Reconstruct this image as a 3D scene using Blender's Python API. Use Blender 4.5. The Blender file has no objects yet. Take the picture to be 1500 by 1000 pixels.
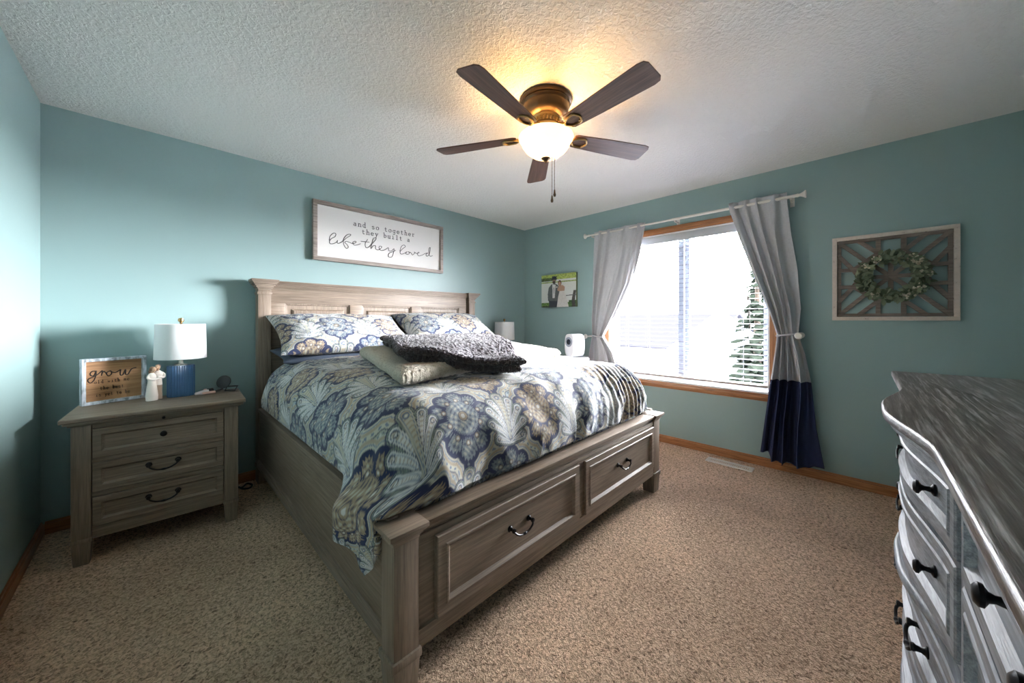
import bpy, bmesh, math, random
import numpy as np
from mathutils import Vector, Matrix
random.seed(7)
sc = bpy.context.scene
COL = sc.collection
PI = math.pi

# ---------------------------------------------------------------- camera
cam_d = bpy.data.cameras.new('camera'); cam = bpy.data.objects.new('camera', cam_d); COL.objects.link(cam)
cam_d.sensor_width = 36; cam_d.lens = 519.4 / 1500 * 36; cam_d.shift_y = -31.6 / 1500
cam.location = (0.452, -3.300, 1.215)
cam.rotation_euler = (PI / 2, 0, math.radians(44.73 - 90))
cam_d.clip_start = 0.02; cam_d.clip_end = 400
sc.camera = cam
# ---------------------------------------------------------------- view, world, large lights
sc.view_settings.view_transform = 'Standard'; sc.view_settings.look = 'None'
sc.view_settings.gamma = 1; sc.view_settings.use_curve_mapping = False
sc.view_settings.exposure = 2.38
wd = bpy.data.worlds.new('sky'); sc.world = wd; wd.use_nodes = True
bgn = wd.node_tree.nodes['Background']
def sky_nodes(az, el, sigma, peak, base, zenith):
    # bright hazy sky; glow added outside the window view to light the walls
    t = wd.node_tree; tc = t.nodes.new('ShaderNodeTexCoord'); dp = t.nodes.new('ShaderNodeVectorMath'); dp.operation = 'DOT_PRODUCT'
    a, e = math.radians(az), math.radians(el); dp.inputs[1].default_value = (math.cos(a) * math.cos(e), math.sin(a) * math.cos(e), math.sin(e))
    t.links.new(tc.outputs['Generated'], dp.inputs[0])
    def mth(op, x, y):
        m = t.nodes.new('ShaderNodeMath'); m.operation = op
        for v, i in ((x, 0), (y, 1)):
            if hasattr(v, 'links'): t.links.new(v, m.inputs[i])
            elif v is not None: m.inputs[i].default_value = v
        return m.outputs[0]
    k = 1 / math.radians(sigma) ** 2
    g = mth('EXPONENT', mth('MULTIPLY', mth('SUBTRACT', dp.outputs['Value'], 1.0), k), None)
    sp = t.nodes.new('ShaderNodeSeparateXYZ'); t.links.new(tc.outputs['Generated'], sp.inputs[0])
    mr = t.nodes.new('ShaderNodeMapRange'); mr.interpolation_type = 'SMOOTHSTEP'   # upper sky boost added above the window view to brighten the room
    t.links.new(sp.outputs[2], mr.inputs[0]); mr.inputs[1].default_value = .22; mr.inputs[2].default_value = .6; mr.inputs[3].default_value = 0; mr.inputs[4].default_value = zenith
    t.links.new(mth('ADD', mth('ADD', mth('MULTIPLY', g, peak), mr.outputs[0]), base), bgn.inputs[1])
    bgn.inputs[0].default_value = (0.95, 0.965, 1.0, 1)
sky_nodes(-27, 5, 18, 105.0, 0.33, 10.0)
W = 4.026; D = 3.97; H = 2.44
def area(name, loc, rot, sx, sy, power, color, portal=False):
    l = bpy.data.lights.new(name, 'AREA'); l.shape = 'RECTANGLE'; l.size = sx; l.size_y = sy
    l.energy = power; l.color = color
    if portal: l.cycles.is_portal = True
    o = bpy.data.objects.new(name, l); COL.objects.link(o); o.location = loc; o.rotation_euler = rot
    return o
area('window_portal', (W + .16, -2.02, 1.335), (0, PI / 2, 0), 1.5, 1.5, 1, (1, 1, 1), True)
sc.cycles.max_bounces = 10; sc.cycles.diffuse_bounces = 6; sc.cycles.sample_clamp_indirect = 6
sc.cycles.use_denoising = True

# ---------------------------------------------------------------- materials
MATS = {}
def mat(name, color=(.8, .8, .8), rough=.6, metal=0, **kw):
    if name in MATS: return MATS[name]
    m = bpy.data.materials.new(name); m.use_nodes = True; MATS[name] = m
    b = m.node_tree.nodes['Principled BSDF']
    b.inputs['Base Color'].default_value = (*color, 1); b.inputs['Roughness'].default_value = rough
    b.inputs['Metallic'].default_value = metal
    for k, v in kw.items(): b.inputs[k].default_value = v
    return m
class NT:
    def __init__(s, m): s.t = m.node_tree; s.b = s.t.nodes['Principled BSDF']
    def n(s, typ, **kw):
        nd = s.t.nodes.new(typ)
        for k, v in kw.items():
            if k.startswith('_'): setattr(nd, k[1:], v)
            else: nd.inputs[k.replace('__', ' ')].default_value = v
        return nd
    def l(s, a, b): s.t.links.new(a, b)
    def coords(s, scale, kind='Object', rot=(0, 0, 0)):
        tc = s.n('ShaderNodeTexCoord'); mp = s.n('ShaderNodeMapping'); mp.inputs['Scale'].default_value = scale
        mp.inputs['Rotation'].default_value = rot
        s.l(tc.outputs[kind], mp.inputs[0]); return mp.outputs[0]
    def noise(s, vec, scale=5, detail=4, rough=.5, dist=0):
        nd = s.n('ShaderNodeTexNoise', Scale=scale, Detail=detail, Roughness=rough, Distortion=dist); s.l(vec, nd.inputs['Vector']); return nd.outputs[0]
    def ramp(s, fac, stops):
        nd = s.n('ShaderNodeValToRGB'); e = nd.color_ramp.elements
        while len(e) < len(stops): e.new(.5)
        for el, (p, c) in zip(e, stops): el.position = p; el.color = (*c, 1) if len(c) == 3 else c
        s.l(fac, nd.inputs[0]); return nd.outputs[0]
    def mix(s, fac, a, b, mode='MIX'):
        nd = s.n('ShaderNodeMix', _data_type='RGBA', _blend_type=mode)
        for v, i in ((fac, 0), (a, 6), (b, 7)):
            if hasattr(v, 'links'): s.l(v, nd.inputs[i])
            else: nd.inputs[i].default_value = v if i == 0 else (*v, 1)
        return nd.outputs[2]
    def bump(s, h, strength=.3, dist=.01, prev=None):
        nd = s.n('ShaderNodeBump', Strength=strength, Distance=dist); s.l(h, nd.inputs['Height'])
        if prev is not None: s.l(prev, nd.inputs['Normal'])
        s.l(nd.outputs[0], s.b.inputs['Normal']); return nd.outputs[0]
    def base(s, c): s.l(c, s.b.inputs['Base Color'])

def wood(name, dark, mid, light, axis='X', rough=.5, fine=1.0, bump=.15, wash=.5):
    if name in MATS: return MATS[name]
    m = mat(name, mid, rough); k = NT(m)
    a = {'X': 0, 'Y': 1, 'Z': 2}[axis]
    s1 = [90, 90, 90]; s1[a] = 4
    s2 = [300, 300, 300]; s2[a] = 9
    s3 = [9, 9, 9]; s3[a] = 1.0
    n1 = k.noise(k.coords([v * fine for v in s1]), 1, 4, .6, .4)
    n2 = k.noise(k.coords([v * fine for v in s2]), 1, 3, .6, .3)
    n3 = k.noise(k.coords([v * fine for v in s3]), 1, 3, .5, .8)
    c1 = k.ramp(n1, [(.28, dark), (.5, mid), (.72, light)])
    c2 = k.ramp(n2, [(.35, (.66, .66, .66)), (.62, (1.12, 1.12, 1.12))])
    c3 = k.ramp(n3, [(.3, (.88, .87, .86)), (.7, (1.06, 1.06, 1.06))])
    c = k.mix(wash, c1, c2, 'MULTIPLY'); c = k.mix(.8, c, c3, 'MULTIPLY'); k.base(c)
    k.bump(n2, bump, .002)
    return m
GD, GM, GL = (.150, .110, .080), (.215, .163, .122), (.28, .222, .172)
gw = {a: wood('grey_wood_' + a, GD, GM, GL, a) for a in 'XYZ'}
DD, DM, DL = (.16, .175, .20), (.30, .325, .37), (.46, .49, .54)  # grey wood made paler and bluer, reflected daylight put into the colour
dw = {a: wood('dresser_wood_' + a, DD, DM, DL, a, rough=.42, wash=.8, bump=.25) for a in 'XYZ'}
oak = {a: wood('oak_trim_' + a, (.20, .075, .024), (.36, .15, .055), (.50, .24, .10), a, rough=.35) for a in 'XYZ'}
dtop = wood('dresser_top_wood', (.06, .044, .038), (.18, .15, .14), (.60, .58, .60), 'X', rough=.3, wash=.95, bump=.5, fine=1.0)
blade_w = {a: wood('fan_blade_' + a, (.055, .024, .016), (.11, .05, .034), (.18, .09, .066), a, rough=.4) for a in 'X'}

def wall_mat():
    m = mat('teal_wall_paint', (.265, .37, .365), .45); k = NT(m)
    v = k.coords((1, 1, 1)); n = k.noise(v, 260, 2, .5); k.bump(n, .12, .002)
    c = k.ramp(k.noise(v, 1.2, 2), [(.3, (.255, .362, .357)), (.7, (.27, .378, .373))]); k.base(c); return m
wallm = wall_mat()
def ceil_mat():
    m = mat('textured_ceiling', (.78, .76, .73), .8); k = NT(m)
    v = k.coords((1, 1, 1)); n = k.noise(v, 55, 3, .55, .6)
    n2 = k.ramp(n, [(.42, (0, 0, 0)), (.6, (1, 1, 1))]); k.bump(n2, .7, .004); return m
def carpet_mat():
    m = mat('carpet_pile', (.4, .3, .22), .95); k = NT(m)
    v = k.coords((1, 1, 1)); n = k.noise(v, 80, 3, .6, 1.0); nb = k.noise(v, 1.6, 3, .5, .5); nf = k.noise(v, 230, 2, .6)
    c = k.ramp(n, [(.30, (.19, .115, .07)), (.43, (.56, .38, .25)), (.56, (.86, .62, .43)), (.72, (.95, .76, .58))])
    c = k.mix(.85, c, k.ramp(nb, [(.35, (.80, .78, .76)), (.65, (1.08, 1.06, 1.04))]), 'MULTIPLY'); k.base(c)
    b = k.bump(n, 1.0, .022); k.bump(nf, .7, .006, b); return m
def fuzz(name, col, col2, scale=160):
    m = mat(name, col, .95, **{'Sheen Weight': .35, 'Sheen Roughness': .5}); k = NT(m)
    v = k.coords((1, 1, 1)); n = k.noise(v, scale, 3, .65, .6)
    k.base(k.ramp(n, [(.35, col2), (.65, col)])); k.bump(n, .8, .01); return m
def fabric(name, col, scale=900, rough=.85, trans=0.0, var=.12):
    m = mat(name, col, rough); k = NT(m)
    n1 = k.noise(k.coords((scale, 30, 30)), 1, 2); n2 = k.noise(k.coords((30, 30, scale)), 1, 2); n3 = k.noise(k.coords((40, 40, 400)), 1, 3)
    d = tuple(c * (1 - var * 2) for c in col)
    k.base(k.mix(.5, k.ramp(n1, [(.3, d), (.7, col)]), k.ramp(n3, [(.3, d), (.7, col)]))); k.bump(n2, .15, .002)
    if trans:
        t = k.n('ShaderNodeBsdfTranslucent'); t.inputs[0].default_value = (*col, 1)
        mx = k.n('ShaderNodeMixShader'); mx.inputs[0].default_value = trans
        out = m.node_tree.nodes['Material Output']
        k.l(k.b.outputs[0], mx.inputs[1]); k.l(t.outputs[0], mx.inputs[2]); k.l(mx.outputs[0], out.inputs[0])
    return m
def vcol(name, rough=.8, bump=.0, sheen=0, spec=.5):
    m = mat(name, (.5, .5, .5), rough, **{'Sheen Weight': sheen, 'Specular IOR Level': spec}); k = NT(m)
    a = k.n('ShaderNodeAttribute', _attribute_name='pattern')
    n = k.noise(k.coords((1, 1, 1)), 700, 2, .6)
    k.base(k.mix(.55, a.outputs['Color'], k.ramp(n, [(.3, (.75, .75, .75)), (.7, (1.15, 1.15, 1.15))]), 'MULTIPLY'))
    if bump: k.bump(n, bump, .001)
    return m
iron = mat('black_iron', (.012, .012, .014), .35, .7)
white_p = mat('white_vinyl', (.75, .77, .80), .35)
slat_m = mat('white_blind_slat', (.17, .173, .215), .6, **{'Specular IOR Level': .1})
brass = mat('antique_brass', (.42, .28, .12), .35, 1.0)
bronze = mat('dark_bronze', (.13, .085, .05), .38, .85)
steel = mat('brushed_nickel', (.5, .47, .42), .3, 1.0)

# ---------------------------------------------------------------- mesh helpers
def wloc(o):
    v = Vector((0, 0, 0))
    while o is not None: v += o.location; o = o.parent
    return v
def fin(o, smooth, angle=38):
    me = o.data
    if smooth:
        me.polygons.foreach_set('use_smooth', [True] * len(me.polygons)); me.set_sharp_from_angle(angle=math.radians(angle))
def obj(name, bm, m, parent=None, local=False, smooth=True, angle=38):
    me = bpy.data.meshes.new(name); bmesh.ops.recalc_face_normals(bm, faces=bm.faces); bm.to_mesh(me); bm.free()
    ms = m if isinstance(m, (list, tuple)) else [m]
    for x in ms: me.materials.append(x)
    o = bpy.data.objects.new(name, me); COL.objects.link(o)
    if parent is not None:
        if not local: me.transform(Matrix.Translation(-wloc(parent)))
        o.parent = parent
    fin(o, smooth, angle); return o
def thing(name, label, cat, loc=(0, 0, 0), rz=0, group=None):
    o = bpy.data.objects.new(name, None); COL.objects.link(o); o.location = loc; o.rotation_euler = (0, 0, rz)
    o.empty_display_size = .05; o['label'] = label; o['category'] = cat
    if group: o['group'] = group
    return o
def tag(o, label, cat, group=None, kind=None):
    o['label'] = label; o['category'] = cat
    if group: o['group'] = group
    if kind: o['kind'] = kind
    return o
def struct(o, label=None):
    o['kind'] = 'structure'
    if label: o['label'] = label
    return o
def NB(): return bmesh.new()
def box(bm, x0, x1, y0, y1, z0, z1, bev=0, seg=2, M=None, taper=None):
    t = bmesh.new(); bmesh.ops.create_cube(t, size=1)
    for v in t.verts:
        tz = v.co.z
        v.co = Vector(((x0 + x1) / 2 + v.co.x * (x1 - x0), (y0 + y1) / 2 + v.co.y * (y1 - y0), (z0 + z1) / 2 + v.co.z * (z1 - z0)))
        if taper and tz < 0:
            v.co.x = (x0 + x1) / 2 + (v.co.x - (x0 + x1) / 2) * taper; v.co.y = (y0 + y1) / 2 + (v.co.y - (y0 + y1) / 2) * taper
    if bev: bmesh.ops.bevel(t, geom=list(t.edges), offset=bev, segments=seg, profile=.6, affect='EDGES')
    if M is not None: t.transform(M)
    merge(bm, t)
def merge(bm, t):
    me = bpy.data.meshes.new('tmp'); t.to_mesh(me); t.free(); bm.from_mesh(me); bpy.data.meshes.remove(me)
def lathe(bm, prof, n=32, M=None, cap=True):
    t = bmesh.new(); rings = []
    for r, z in prof:
        rings.append([t.verts.new((r * math.cos(2 * PI * i / n), r * math.sin(2 * PI * i / n), z)) for i in range(n)] if r > 1e-6 else [t.verts.new((0, 0, z))])
    for A, B in zip(rings, rings[1:]):
        for i in range(n):
            j = (i + 1) % n
            if len(A) == 1 and len(B) == 1: continue
            if len(A) == 1: t.faces.new((A[0], B[i], B[j]))
            elif len(B) == 1: t.faces.new((A[i], A[j], B[0]))
            else: t.faces.new((A[i], A[j], B[j], B[i]))
    if cap:
        for R in (rings[0], rings[-1]):
            if len(R) > 1: t.faces.new(R)
    if M is not None: t.transform(M)
    merge(bm, t)
def tube(bm, pts, r, n=8, closed=False):
    pts = [Vector(p) for p in pts]; L = len(pts); rr = r if hasattr(r, '__len__') else [r] * L
    t = bmesh.new(); rings = []; up = None
    for i, p in enumerate(pts):
        a = pts[(i - 1) % L] if (closed or i) else p; b = pts[(i + 1) % L] if (closed or i < L - 1) else p
        d = (b - a).normalized()
        if up is None: up = d.orthogonal().normalized()
        up = (up - d * up.dot(d)); up = up.normalized() if up.length > 1e-6 else d.orthogonal().normalized()
        s = d.cross(up)
        rings.append([t.verts.new(p + (up * math.cos(2 * PI * k / n) + s * math.sin(2 * PI * k / n)) * rr[i]) for k in range(n)])
    pr = list(zip(rings, rings[1:])) + ([(rings[-1], rings[0])] if closed else [])
    for A, B in pr:
        for k in range(n): t.faces.new((A[k], A[(k + 1) % n], B[(k + 1) % n], B[k]))
    if not closed: t.faces.new(rings[0]); t.faces.new(rings[-1])
    merge(bm, t)
def prism(bm, poly, z0, z1, M=None, bev=0):
    t = bmesh.new(); a = [t.verts.new((x, y, z0)) for x, y in poly]; b = [t.verts.new((x, y, z1)) for x, y in poly]; n = len(poly)
    t.faces.new(a); t.faces.new(b)
    for i in range(n): t.faces.new((a[i], a[(i + 1) % n], b[(i + 1) % n], b[i]))
    bmesh.ops.recalc_face_normals(t, faces=t.faces)
    if bev:
        eds = [e for e in t.edges if abs(e.verts[0].co.z - e.verts[1].co.z) < 1e-6]
        bmesh.ops.bevel(t, geom=eds, offset=bev, segments=3, profile=.5, affect='EDGES')
    if M is not None: t.transform(M)
    merge(bm, t)
def framed(bm, x0, x1, z0, z1, loops, n=1, M=None, yf=None):
    """nested rectangle loops (inset, y); top and bottom sides split in n; centre filled; back open ring closed"""
    t = bmesh.new(); R = []
    for ins, y in loops:
        xs = [x0 + ins + (x1 - x0 - 2 * ins) * i / n for i in range(n + 1)]
        bot = [t.verts.new((x, y, z0 + ins)) for x in xs]; top = [t.verts.new((x, y, z1 - ins)) for x in xs]
        R.append((bot, top))
    for (b0, t0), (b1, t1) in zip(R, R[1:]):
        for i in range(n):
            t.faces.new((b0[i], b0[i + 1], b1[i + 1], b1[i])); t.faces.new((t0[i + 1], t0[i], t1[i], t1[i + 1]))
        t.faces.new((b0[0], b1[0], t1[0], t0[0])); t.faces.new((b0[n], t0[n], t1[n], b1[n]))
    for (b, tt) in (R[0], R[-1]):
        for i in range(n): t.faces.new((b[i], b[i + 1], tt[i + 1], tt[i]))
    if yf:
        for v in t.verts: v.co.y += yf(v.co.x)
    bmesh.ops.recalc_face_normals(t, faces=t.faces)
    if M is not None: t.transform(M)
    merge(bm, t)
def catmull(P, k=6):
    P = [np.array(p, float) for p in P]; out = []
    for i in range(len(P) - 1):
        p0 = P[max(i - 1, 0)]; p1 = P[i]; p2 = P[i + 1]; p3 = P[min(i + 2, len(P) - 1)]
        for j in range(k):
            t = j / k
            out.append(.5 * ((2 * p1) + (-p0 + p2) * t + (2 * p0 - 5 * p1 + 4 * p2 - p3) * t * t + (-p0 + 3 * p1 - 3 * p2 + p3) * t ** 3))
    out.append(P[-1]); return out
_rng = np.random.RandomState(3); _LAT = _rng.rand(256, 256)
def vnoise(x, y, f=1.0, seed=0):
    x = np.asarray(x, float) * f + seed * 17.3; y = np.asarray(y, float) * f + seed * 31.7
    xi = np.floor(x).astype(int); yi = np.floor(y).astype(int); fx = x - xi; fy = y - yi
    fx = fx * fx * (3 - 2 * fx); fy = fy * fy * (3 - 2 * fy); g = lambda a, b: _LAT[a % 256, b % 256]
    return (g(xi, yi) * (1 - fx) + g(xi + 1, yi) * fx) * (1 - fy) + (g(xi, yi + 1) * (1 - fx) + g(xi + 1, yi + 1) * fx) * fy - .5
def sstep(a, b, x):
    t = np.clip((x - a) / (b - a), 0, 1); return t * t * (3 - 2 * t)
def np_mesh(name, P, F, m, parent=None, col=None, local=False, angle=60):
    """P (n,3), F (m,4) numpy"""
    me = bpy.data.meshes.new(name); P = np.asarray(P, np.float32); F = np.asarray(F, np.int32)
    if parent is not None and not local: P = P - np.array(wloc(parent), np.float32)
    me.vertices.add(len(P)); me.vertices.foreach_set('co', P.ravel())
    me.loops.add(F.size); me.loops.foreach_set('vertex_index', F.ravel())
    me.polygons.add(len(F)); me.polygons.foreach_set('loop_start', np.arange(0, F.size, 4, dtype=np.int32))
    me.update(calc_edges=True); me.validate()
    if col is not None:
        a = me.color_attributes.new('pattern', 'FLOAT_COLOR', 'POINT')
        a.data.foreach_set('color', np.concatenate([col, np.ones((len(col), 1))], 1).astype(np.float32).ravel())
    for x in (m if isinstance(m, (list, tuple)) else [m]): me.materials.append(x)
    me.polygons.foreach_set('use_smooth', np.ones(len(F), bool))
    o = bpy.data.objects.new(name, me); COL.objects.link(o)
    if parent is not None: o.parent = parent
    return o
def gridfaces(nu, nv, off=0, flip=False):
    i, j = np.meshgrid(np.arange(nu - 1), np.arange(nv - 1), indexing='ij'); a = (i * nv + j + off).ravel()
    F = np.stack([a, a + nv, a + nv + 1, a + 1], 1)
    return F[:, ::-1] if flip else F
def homog(src, dst):
    A = []
    for (x, y), (u, v) in zip(src, dst):
        A.append([x, y, 1, 0, 0, 0, -u * x, -u * y, -u]); A.append([0, 0, 0, x, y, 1, -v * x, -v * y, -v])
    h = np.linalg.svd(np.array(A))[2][-1].reshape(3, 3)
    def f(p):
        q = h @ np.array([p[0], p[1], 1]); return (q[0] / q[2], q[1] / q[2])
    return f

# ================================================================ THE ROOM
bm = NB(); box(bm, -.02, W + .02, -D - .02, .02, -.1, 0); struct(obj('floor', bm, carpet_mat(), smooth=False))
bm = NB(); box(bm, -.15, W + .15, -D - .15, .15, H, H + .1); struct(obj('ceiling', bm, ceil_mat(), smooth=False))
bm = NB(); box(bm, -.15, W + .15, 0, .15, -.1, H); struct(obj('wall_back', bm, wallm, smooth=False))
bm = NB(); box(bm, -.15, 0, -D - .15, 0, -.1, H); struct(obj('wall_left', bm, wallm, smooth=False))
bm = NB(); box(bm, 0, W + .15, -D - .15, -D, -.1, H); struct(obj('wall_front', bm, wallm, smooth=False))
WY0, WY1, WZ0, WZ1 = -1.287, -2.753, .60, 2.071
bm = NB()
for y0, y1, z0, z1 in ((-D, WY1, -.1, H), (WY0, 0, -.1, H), (WY1, WY0, -.1, WZ0), (WY1, WY0, WZ1, H)): box(bm, W, W + .15, y0, y1, z0, z1)
struct(obj('wall_right', bm, wallm, smooth=False))
def baseboard(name, x0, x1, y0, y1, ax):
    bm = NB(); box(bm, x0, x1, y0, y1, 0, .06, .004)
    if ax == 'X': box(bm, x0, x1, (y0 + y1) / 2 if y1 > -.1 else y0, y1 if y1 > -.1 else (y0 + y1) / 2, .055, .072, .003)
    else: box(bm, x0 if x0 < 1 else (x0 + x1) / 2, (x0 + x1) / 2 if x0 < 1 else x1, y0, y1, .055, .072, .003)
    struct(obj(name, bm, oak[ax]))
baseboard('baseboard_back', 0.016, W - .016, -.016, 0, 'X'); baseboard('baseboard_front', 0.016, W - .016, -D, -D + .016, 'X')
baseboard('baseboard_left', 0, .016, -D, 0, 'Y'); baseboard('baseboard_right', W - .016, W, -D, 0, 'Y')

# window
win = thing('window_1', 'wide two pane window with oak casing', 'window', (W, -2.02, 0)); del win['category']; win['kind'] = 'structure'
bm = NB()
for y0, y1, z0, z1 in ((WY1 - .062, WY0 + .062, WZ1, 2.133), (WY1 - .062, WY0 + .062, .54, WZ0)):
    box(bm, W - .018, W, y0, y1, z0, z1, .005); box(bm, W - .024, W - .01, y0, y1, (z0 + z1) / 2 - .012, (z0 + z1) / 2 + .012, .005)
obj('window_frame', bm, oak['Y'], win)
bm = NB()
for y0, y1 in ((WY1 - .062, WY1), (WY0, WY0 + .062)): box(bm, W - .018, W, y0, y1, .602, 2.069, .005)
obj('side_casing', bm, oak['Z'], win)
bm = NB()   # painted liner
for y0, y1, z0, z1 in ((WY1, WY1 + .012, WZ0, WZ1), (WY0 - .012, WY0, WZ0, WZ1), (WY1, WY0, WZ0, WZ0 + .012), (WY1, WY0, WZ1 - .012, WZ1)):
    box(bm, W - .004, W + .14, y0, y1, z0, z1)
obj('jamb', bm, white_p, win)
bm = NB(); ys = (WY1 + .012, -2.02, WY0 - .012)
sx0, sx1 = W + .09, W + .13
box(bm, sx0, sx1, ys[0], ys[2], WZ0 + .012, WZ0 + .06, .004); box(bm, sx0, sx1, ys[0], ys[2], WZ1 - .06, WZ1 - .012, .004)
box(bm, sx0, sx1, ys[0], ys[0] + .045, WZ0 + .06, WZ1 - .06, .004); box(bm, sx0, sx1, ys[2] - .045, ys[2], WZ0 + .06, WZ1 - .06, .004)
box(bm, sx0, sx1, -2.10, -2.055, WZ0 + .06, WZ1 - .06, .004); box(bm, sx0 - .015, sx1 - .015, -2.05, -2.0, WZ0 + .06, WZ1 - .06, .004)
obj('sash', bm, mat('grey_vinyl_sash', (.42, .46, .50), .4), win)
glass = mat('window_glass', (1, 1, 1), 0.0, **{'Transmission Weight': 1.0, 'IOR': 1.0, 'Alpha': .12})
for y0, y1 in ((ys[0] + .045, -2.10), (-2.0, ys[2] - .045)):
    bm = NB(); box(bm, sx0 + .018, sx0 + .022, y0, y1, WZ0 + .06, WZ1 - .06); obj('pane', bm, glass, win, smooth=False)

# blind
bl = thing('venetian_blind', 'white horizontal slat blind hanging inside the oak framed window', 'blind', (W + .035, -2.02, 2.0))
bx = W + .035; by0, by1 = WY1 + .018, WY0 - .018
bm = NB(); box(bm, bx - .028, bx + .028, by0, by1, 2.01, 2.057, .003); box(bm, bx - .034, bx - .028, by0, by1, 1.985, 2.058, .002); obj('headrail', bm, mat('blind_valance', (.45, .47, .50), .45), bl)
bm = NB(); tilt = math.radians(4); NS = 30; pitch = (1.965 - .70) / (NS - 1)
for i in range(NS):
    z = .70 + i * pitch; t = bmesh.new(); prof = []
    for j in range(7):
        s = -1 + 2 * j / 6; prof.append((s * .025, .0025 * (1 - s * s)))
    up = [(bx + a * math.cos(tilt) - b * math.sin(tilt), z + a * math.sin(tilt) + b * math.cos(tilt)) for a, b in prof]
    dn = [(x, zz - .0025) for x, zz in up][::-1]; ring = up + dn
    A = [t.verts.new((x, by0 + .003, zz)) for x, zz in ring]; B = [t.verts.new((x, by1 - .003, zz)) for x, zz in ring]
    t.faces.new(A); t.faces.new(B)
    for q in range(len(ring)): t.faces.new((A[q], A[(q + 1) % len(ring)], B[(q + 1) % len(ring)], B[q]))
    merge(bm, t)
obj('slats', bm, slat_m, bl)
bm = NB(); box(bm, bx - .026, bx + .026, by0, by1, .645, .665, .004); obj('bottom_rail', bm, mat('blind_bottom_rail', (.42, .36, .33), .5), bl)
bm = NB()
for y in (by0 + .18, -2.35, -1.72, by1 - .18):
    for dx in (-.026, .026): tube(bm, [(bx + dx, y, .66), (bx + dx, y, 2.01)], .0011, 5)
obj('ladder_cord', bm, white_p, bl)
bm = NB()
for y, z in ((-2.60, 1.38), (-2.607, 1.25), (-2.614, 1.14)):
    tube(bm, [(bx - .036, y, 2.0), (bx - .038, y, z + .04)], .0012, 5); lathe(bm, [(.002, .045), (.006, .035), (.009, .01), (.007, 0), (0, -.002)], 10, Matrix.Translation((bx - .038, y, z)))
obj('pull_cord', bm, mat('cord_tassel', (.18, .15, .13), .6), bl)

# outside, seen through the slats
snow = mat('snow', (.60, .61, .64), .9, **{'Specular IOR Level': .0}); roofm = mat('grey_shingles', (.022, .022, .027), .9, **{'Specular IOR Level': .0}); sidingm = mat('pale_siding', (.15, .155, .17), .8, **{'Specular IOR Level': .0}); bark = mat('bark', (.05, .035, .025), .9)
bm = NB(); box(bm, 5.2, 160, -110, 60, -3.2, -3.0); tag(obj('snow_field', bm, snow, smooth=False), 'flat snow covered ground beyond the window', 'snow'); bpy.data.objects['snow_field']['kind'] = 'structure'
def house(name, label, x, y, w, d, hw, hr, rz, rm=roofm):
    t = thing(name, label, 'house', (x, y, -3.0), rz)
    bm = NB(); box(bm, -w / 2, w / 2, -d / 2, d / 2, 0, hw); prism(bm, [(-d / 2, 0), (d / 2, 0), (0, hr)], -w / 2, w / 2, Matrix.Translation((0, 0, hw)) @ Matrix(((0, 0, 1, 0), (1, 0, 0, 0), (0, 1, 0, 0), (0, 0, 0, 1))))
    obj('wall', bm, sidingm, t, True, smooth=False)
    bm = NB(); L = math.hypot(d / 2, hr); a = math.atan2(hr, d / 2)
    for s in (-1, 1):
        box(bm, -w / 2 - .3, w / 2 + .3, -.35, L, .03, .2, 0, M=Matrix.Translation((0, s * d / 2, hw)) @ Matrix.Scale(-s, 4, (0, 1, 0)) @ Matrix.Rotation(a, 4, 'X'))
    obj('roof', bm, rm, t, True, smooth=False)
    bm = NB()
    for i in range(3): box(bm, -w / 3 + i * w / 3 - .6, -w / 3 + i * w / 3 + .6, -d / 2 - .05, d / 2 + .05, 1.0, 2.3)
    obj('window', bm, mat('dark_house_window', (.05, .06, .08), .2), t, True, smooth=False)
house('neighbour_house', 'low house with long grey roof far beyond the window, left half', 32, 11.5, 16, 11, 2.2, 2.4, math.radians(84))
house('neighbour_house', 'white gabled roof house behind the bare tree, right half of the window', 20, 1.6, 5, 5, 2.2, 2.1, math.radians(10), snow)
def conifer(name, label, x, y, h, r, group=None, n=26):
    t = thing(name, label, 'tree', (x, y, -3.0), 0, group)
    bm = NB(); tube(bm, [(0, 0, 0), (0, 0, h)], [.16, .03], 7); obj('trunk', bm, bark, t, True)
    bm = NB(); rnd = random.Random(int(x * 7 + y * 13)); 
    for i in range(n * 12):
        z = h * (.06 + .93 * rnd.random()); rr = r * (1 - z / h) ** .8 * (.55 + .5 * rnd.random()) + .08; a = rnd.random() * 2 * PI
        s = rr * .42 + .1; tt = bmesh.new()
        c = Vector((math.cos(a) * rr, math.sin(a) * rr, z - rr * .25)); i0 = Vector((math.cos(a) * rr * .3, math.sin(a) * rr * .3, z)); sd = Vector((-math.sin(a), math.cos(a), 0)) * s * .4
        v = [tt.verts.new(q) for q in (i0, (i0 + c) / 2 + sd, c, (i0 + c) / 2 - sd)]; dn = [tt.verts.new(q.co - Vector((0, 0, s * .22))) for q in v]
        tt.faces.new(v); tt.faces.new(dn[::-1])
        for k in range(4): tt.faces.new((v[k], dn[k], dn[(k + 1) % 4], v[(k + 1) % 4]))
        merge(bm, tt)
    obj('foliage', bm, mat('spruce_needles', (.014, .018, .014), .9, **{'Specular IOR Level': .0}), t, True, smooth=False)
conifer('spruce_tree', 'tall snowy spruce close outside, at the right side of the window', 10.6, -1.5, 5.6, 1.15, n=34)
for i, (x, y, h) in enumerate(((50, 24.2, 5.2), (50, 20.6, 5.8), (51, 17.0, 5.6))):
    conifer('distant_pine', ('leftmost', 'middle', 'rightmost')[i] + ' of three distant pines on the horizon, left in the window', x, y, h, 1.6, n=8)

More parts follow.
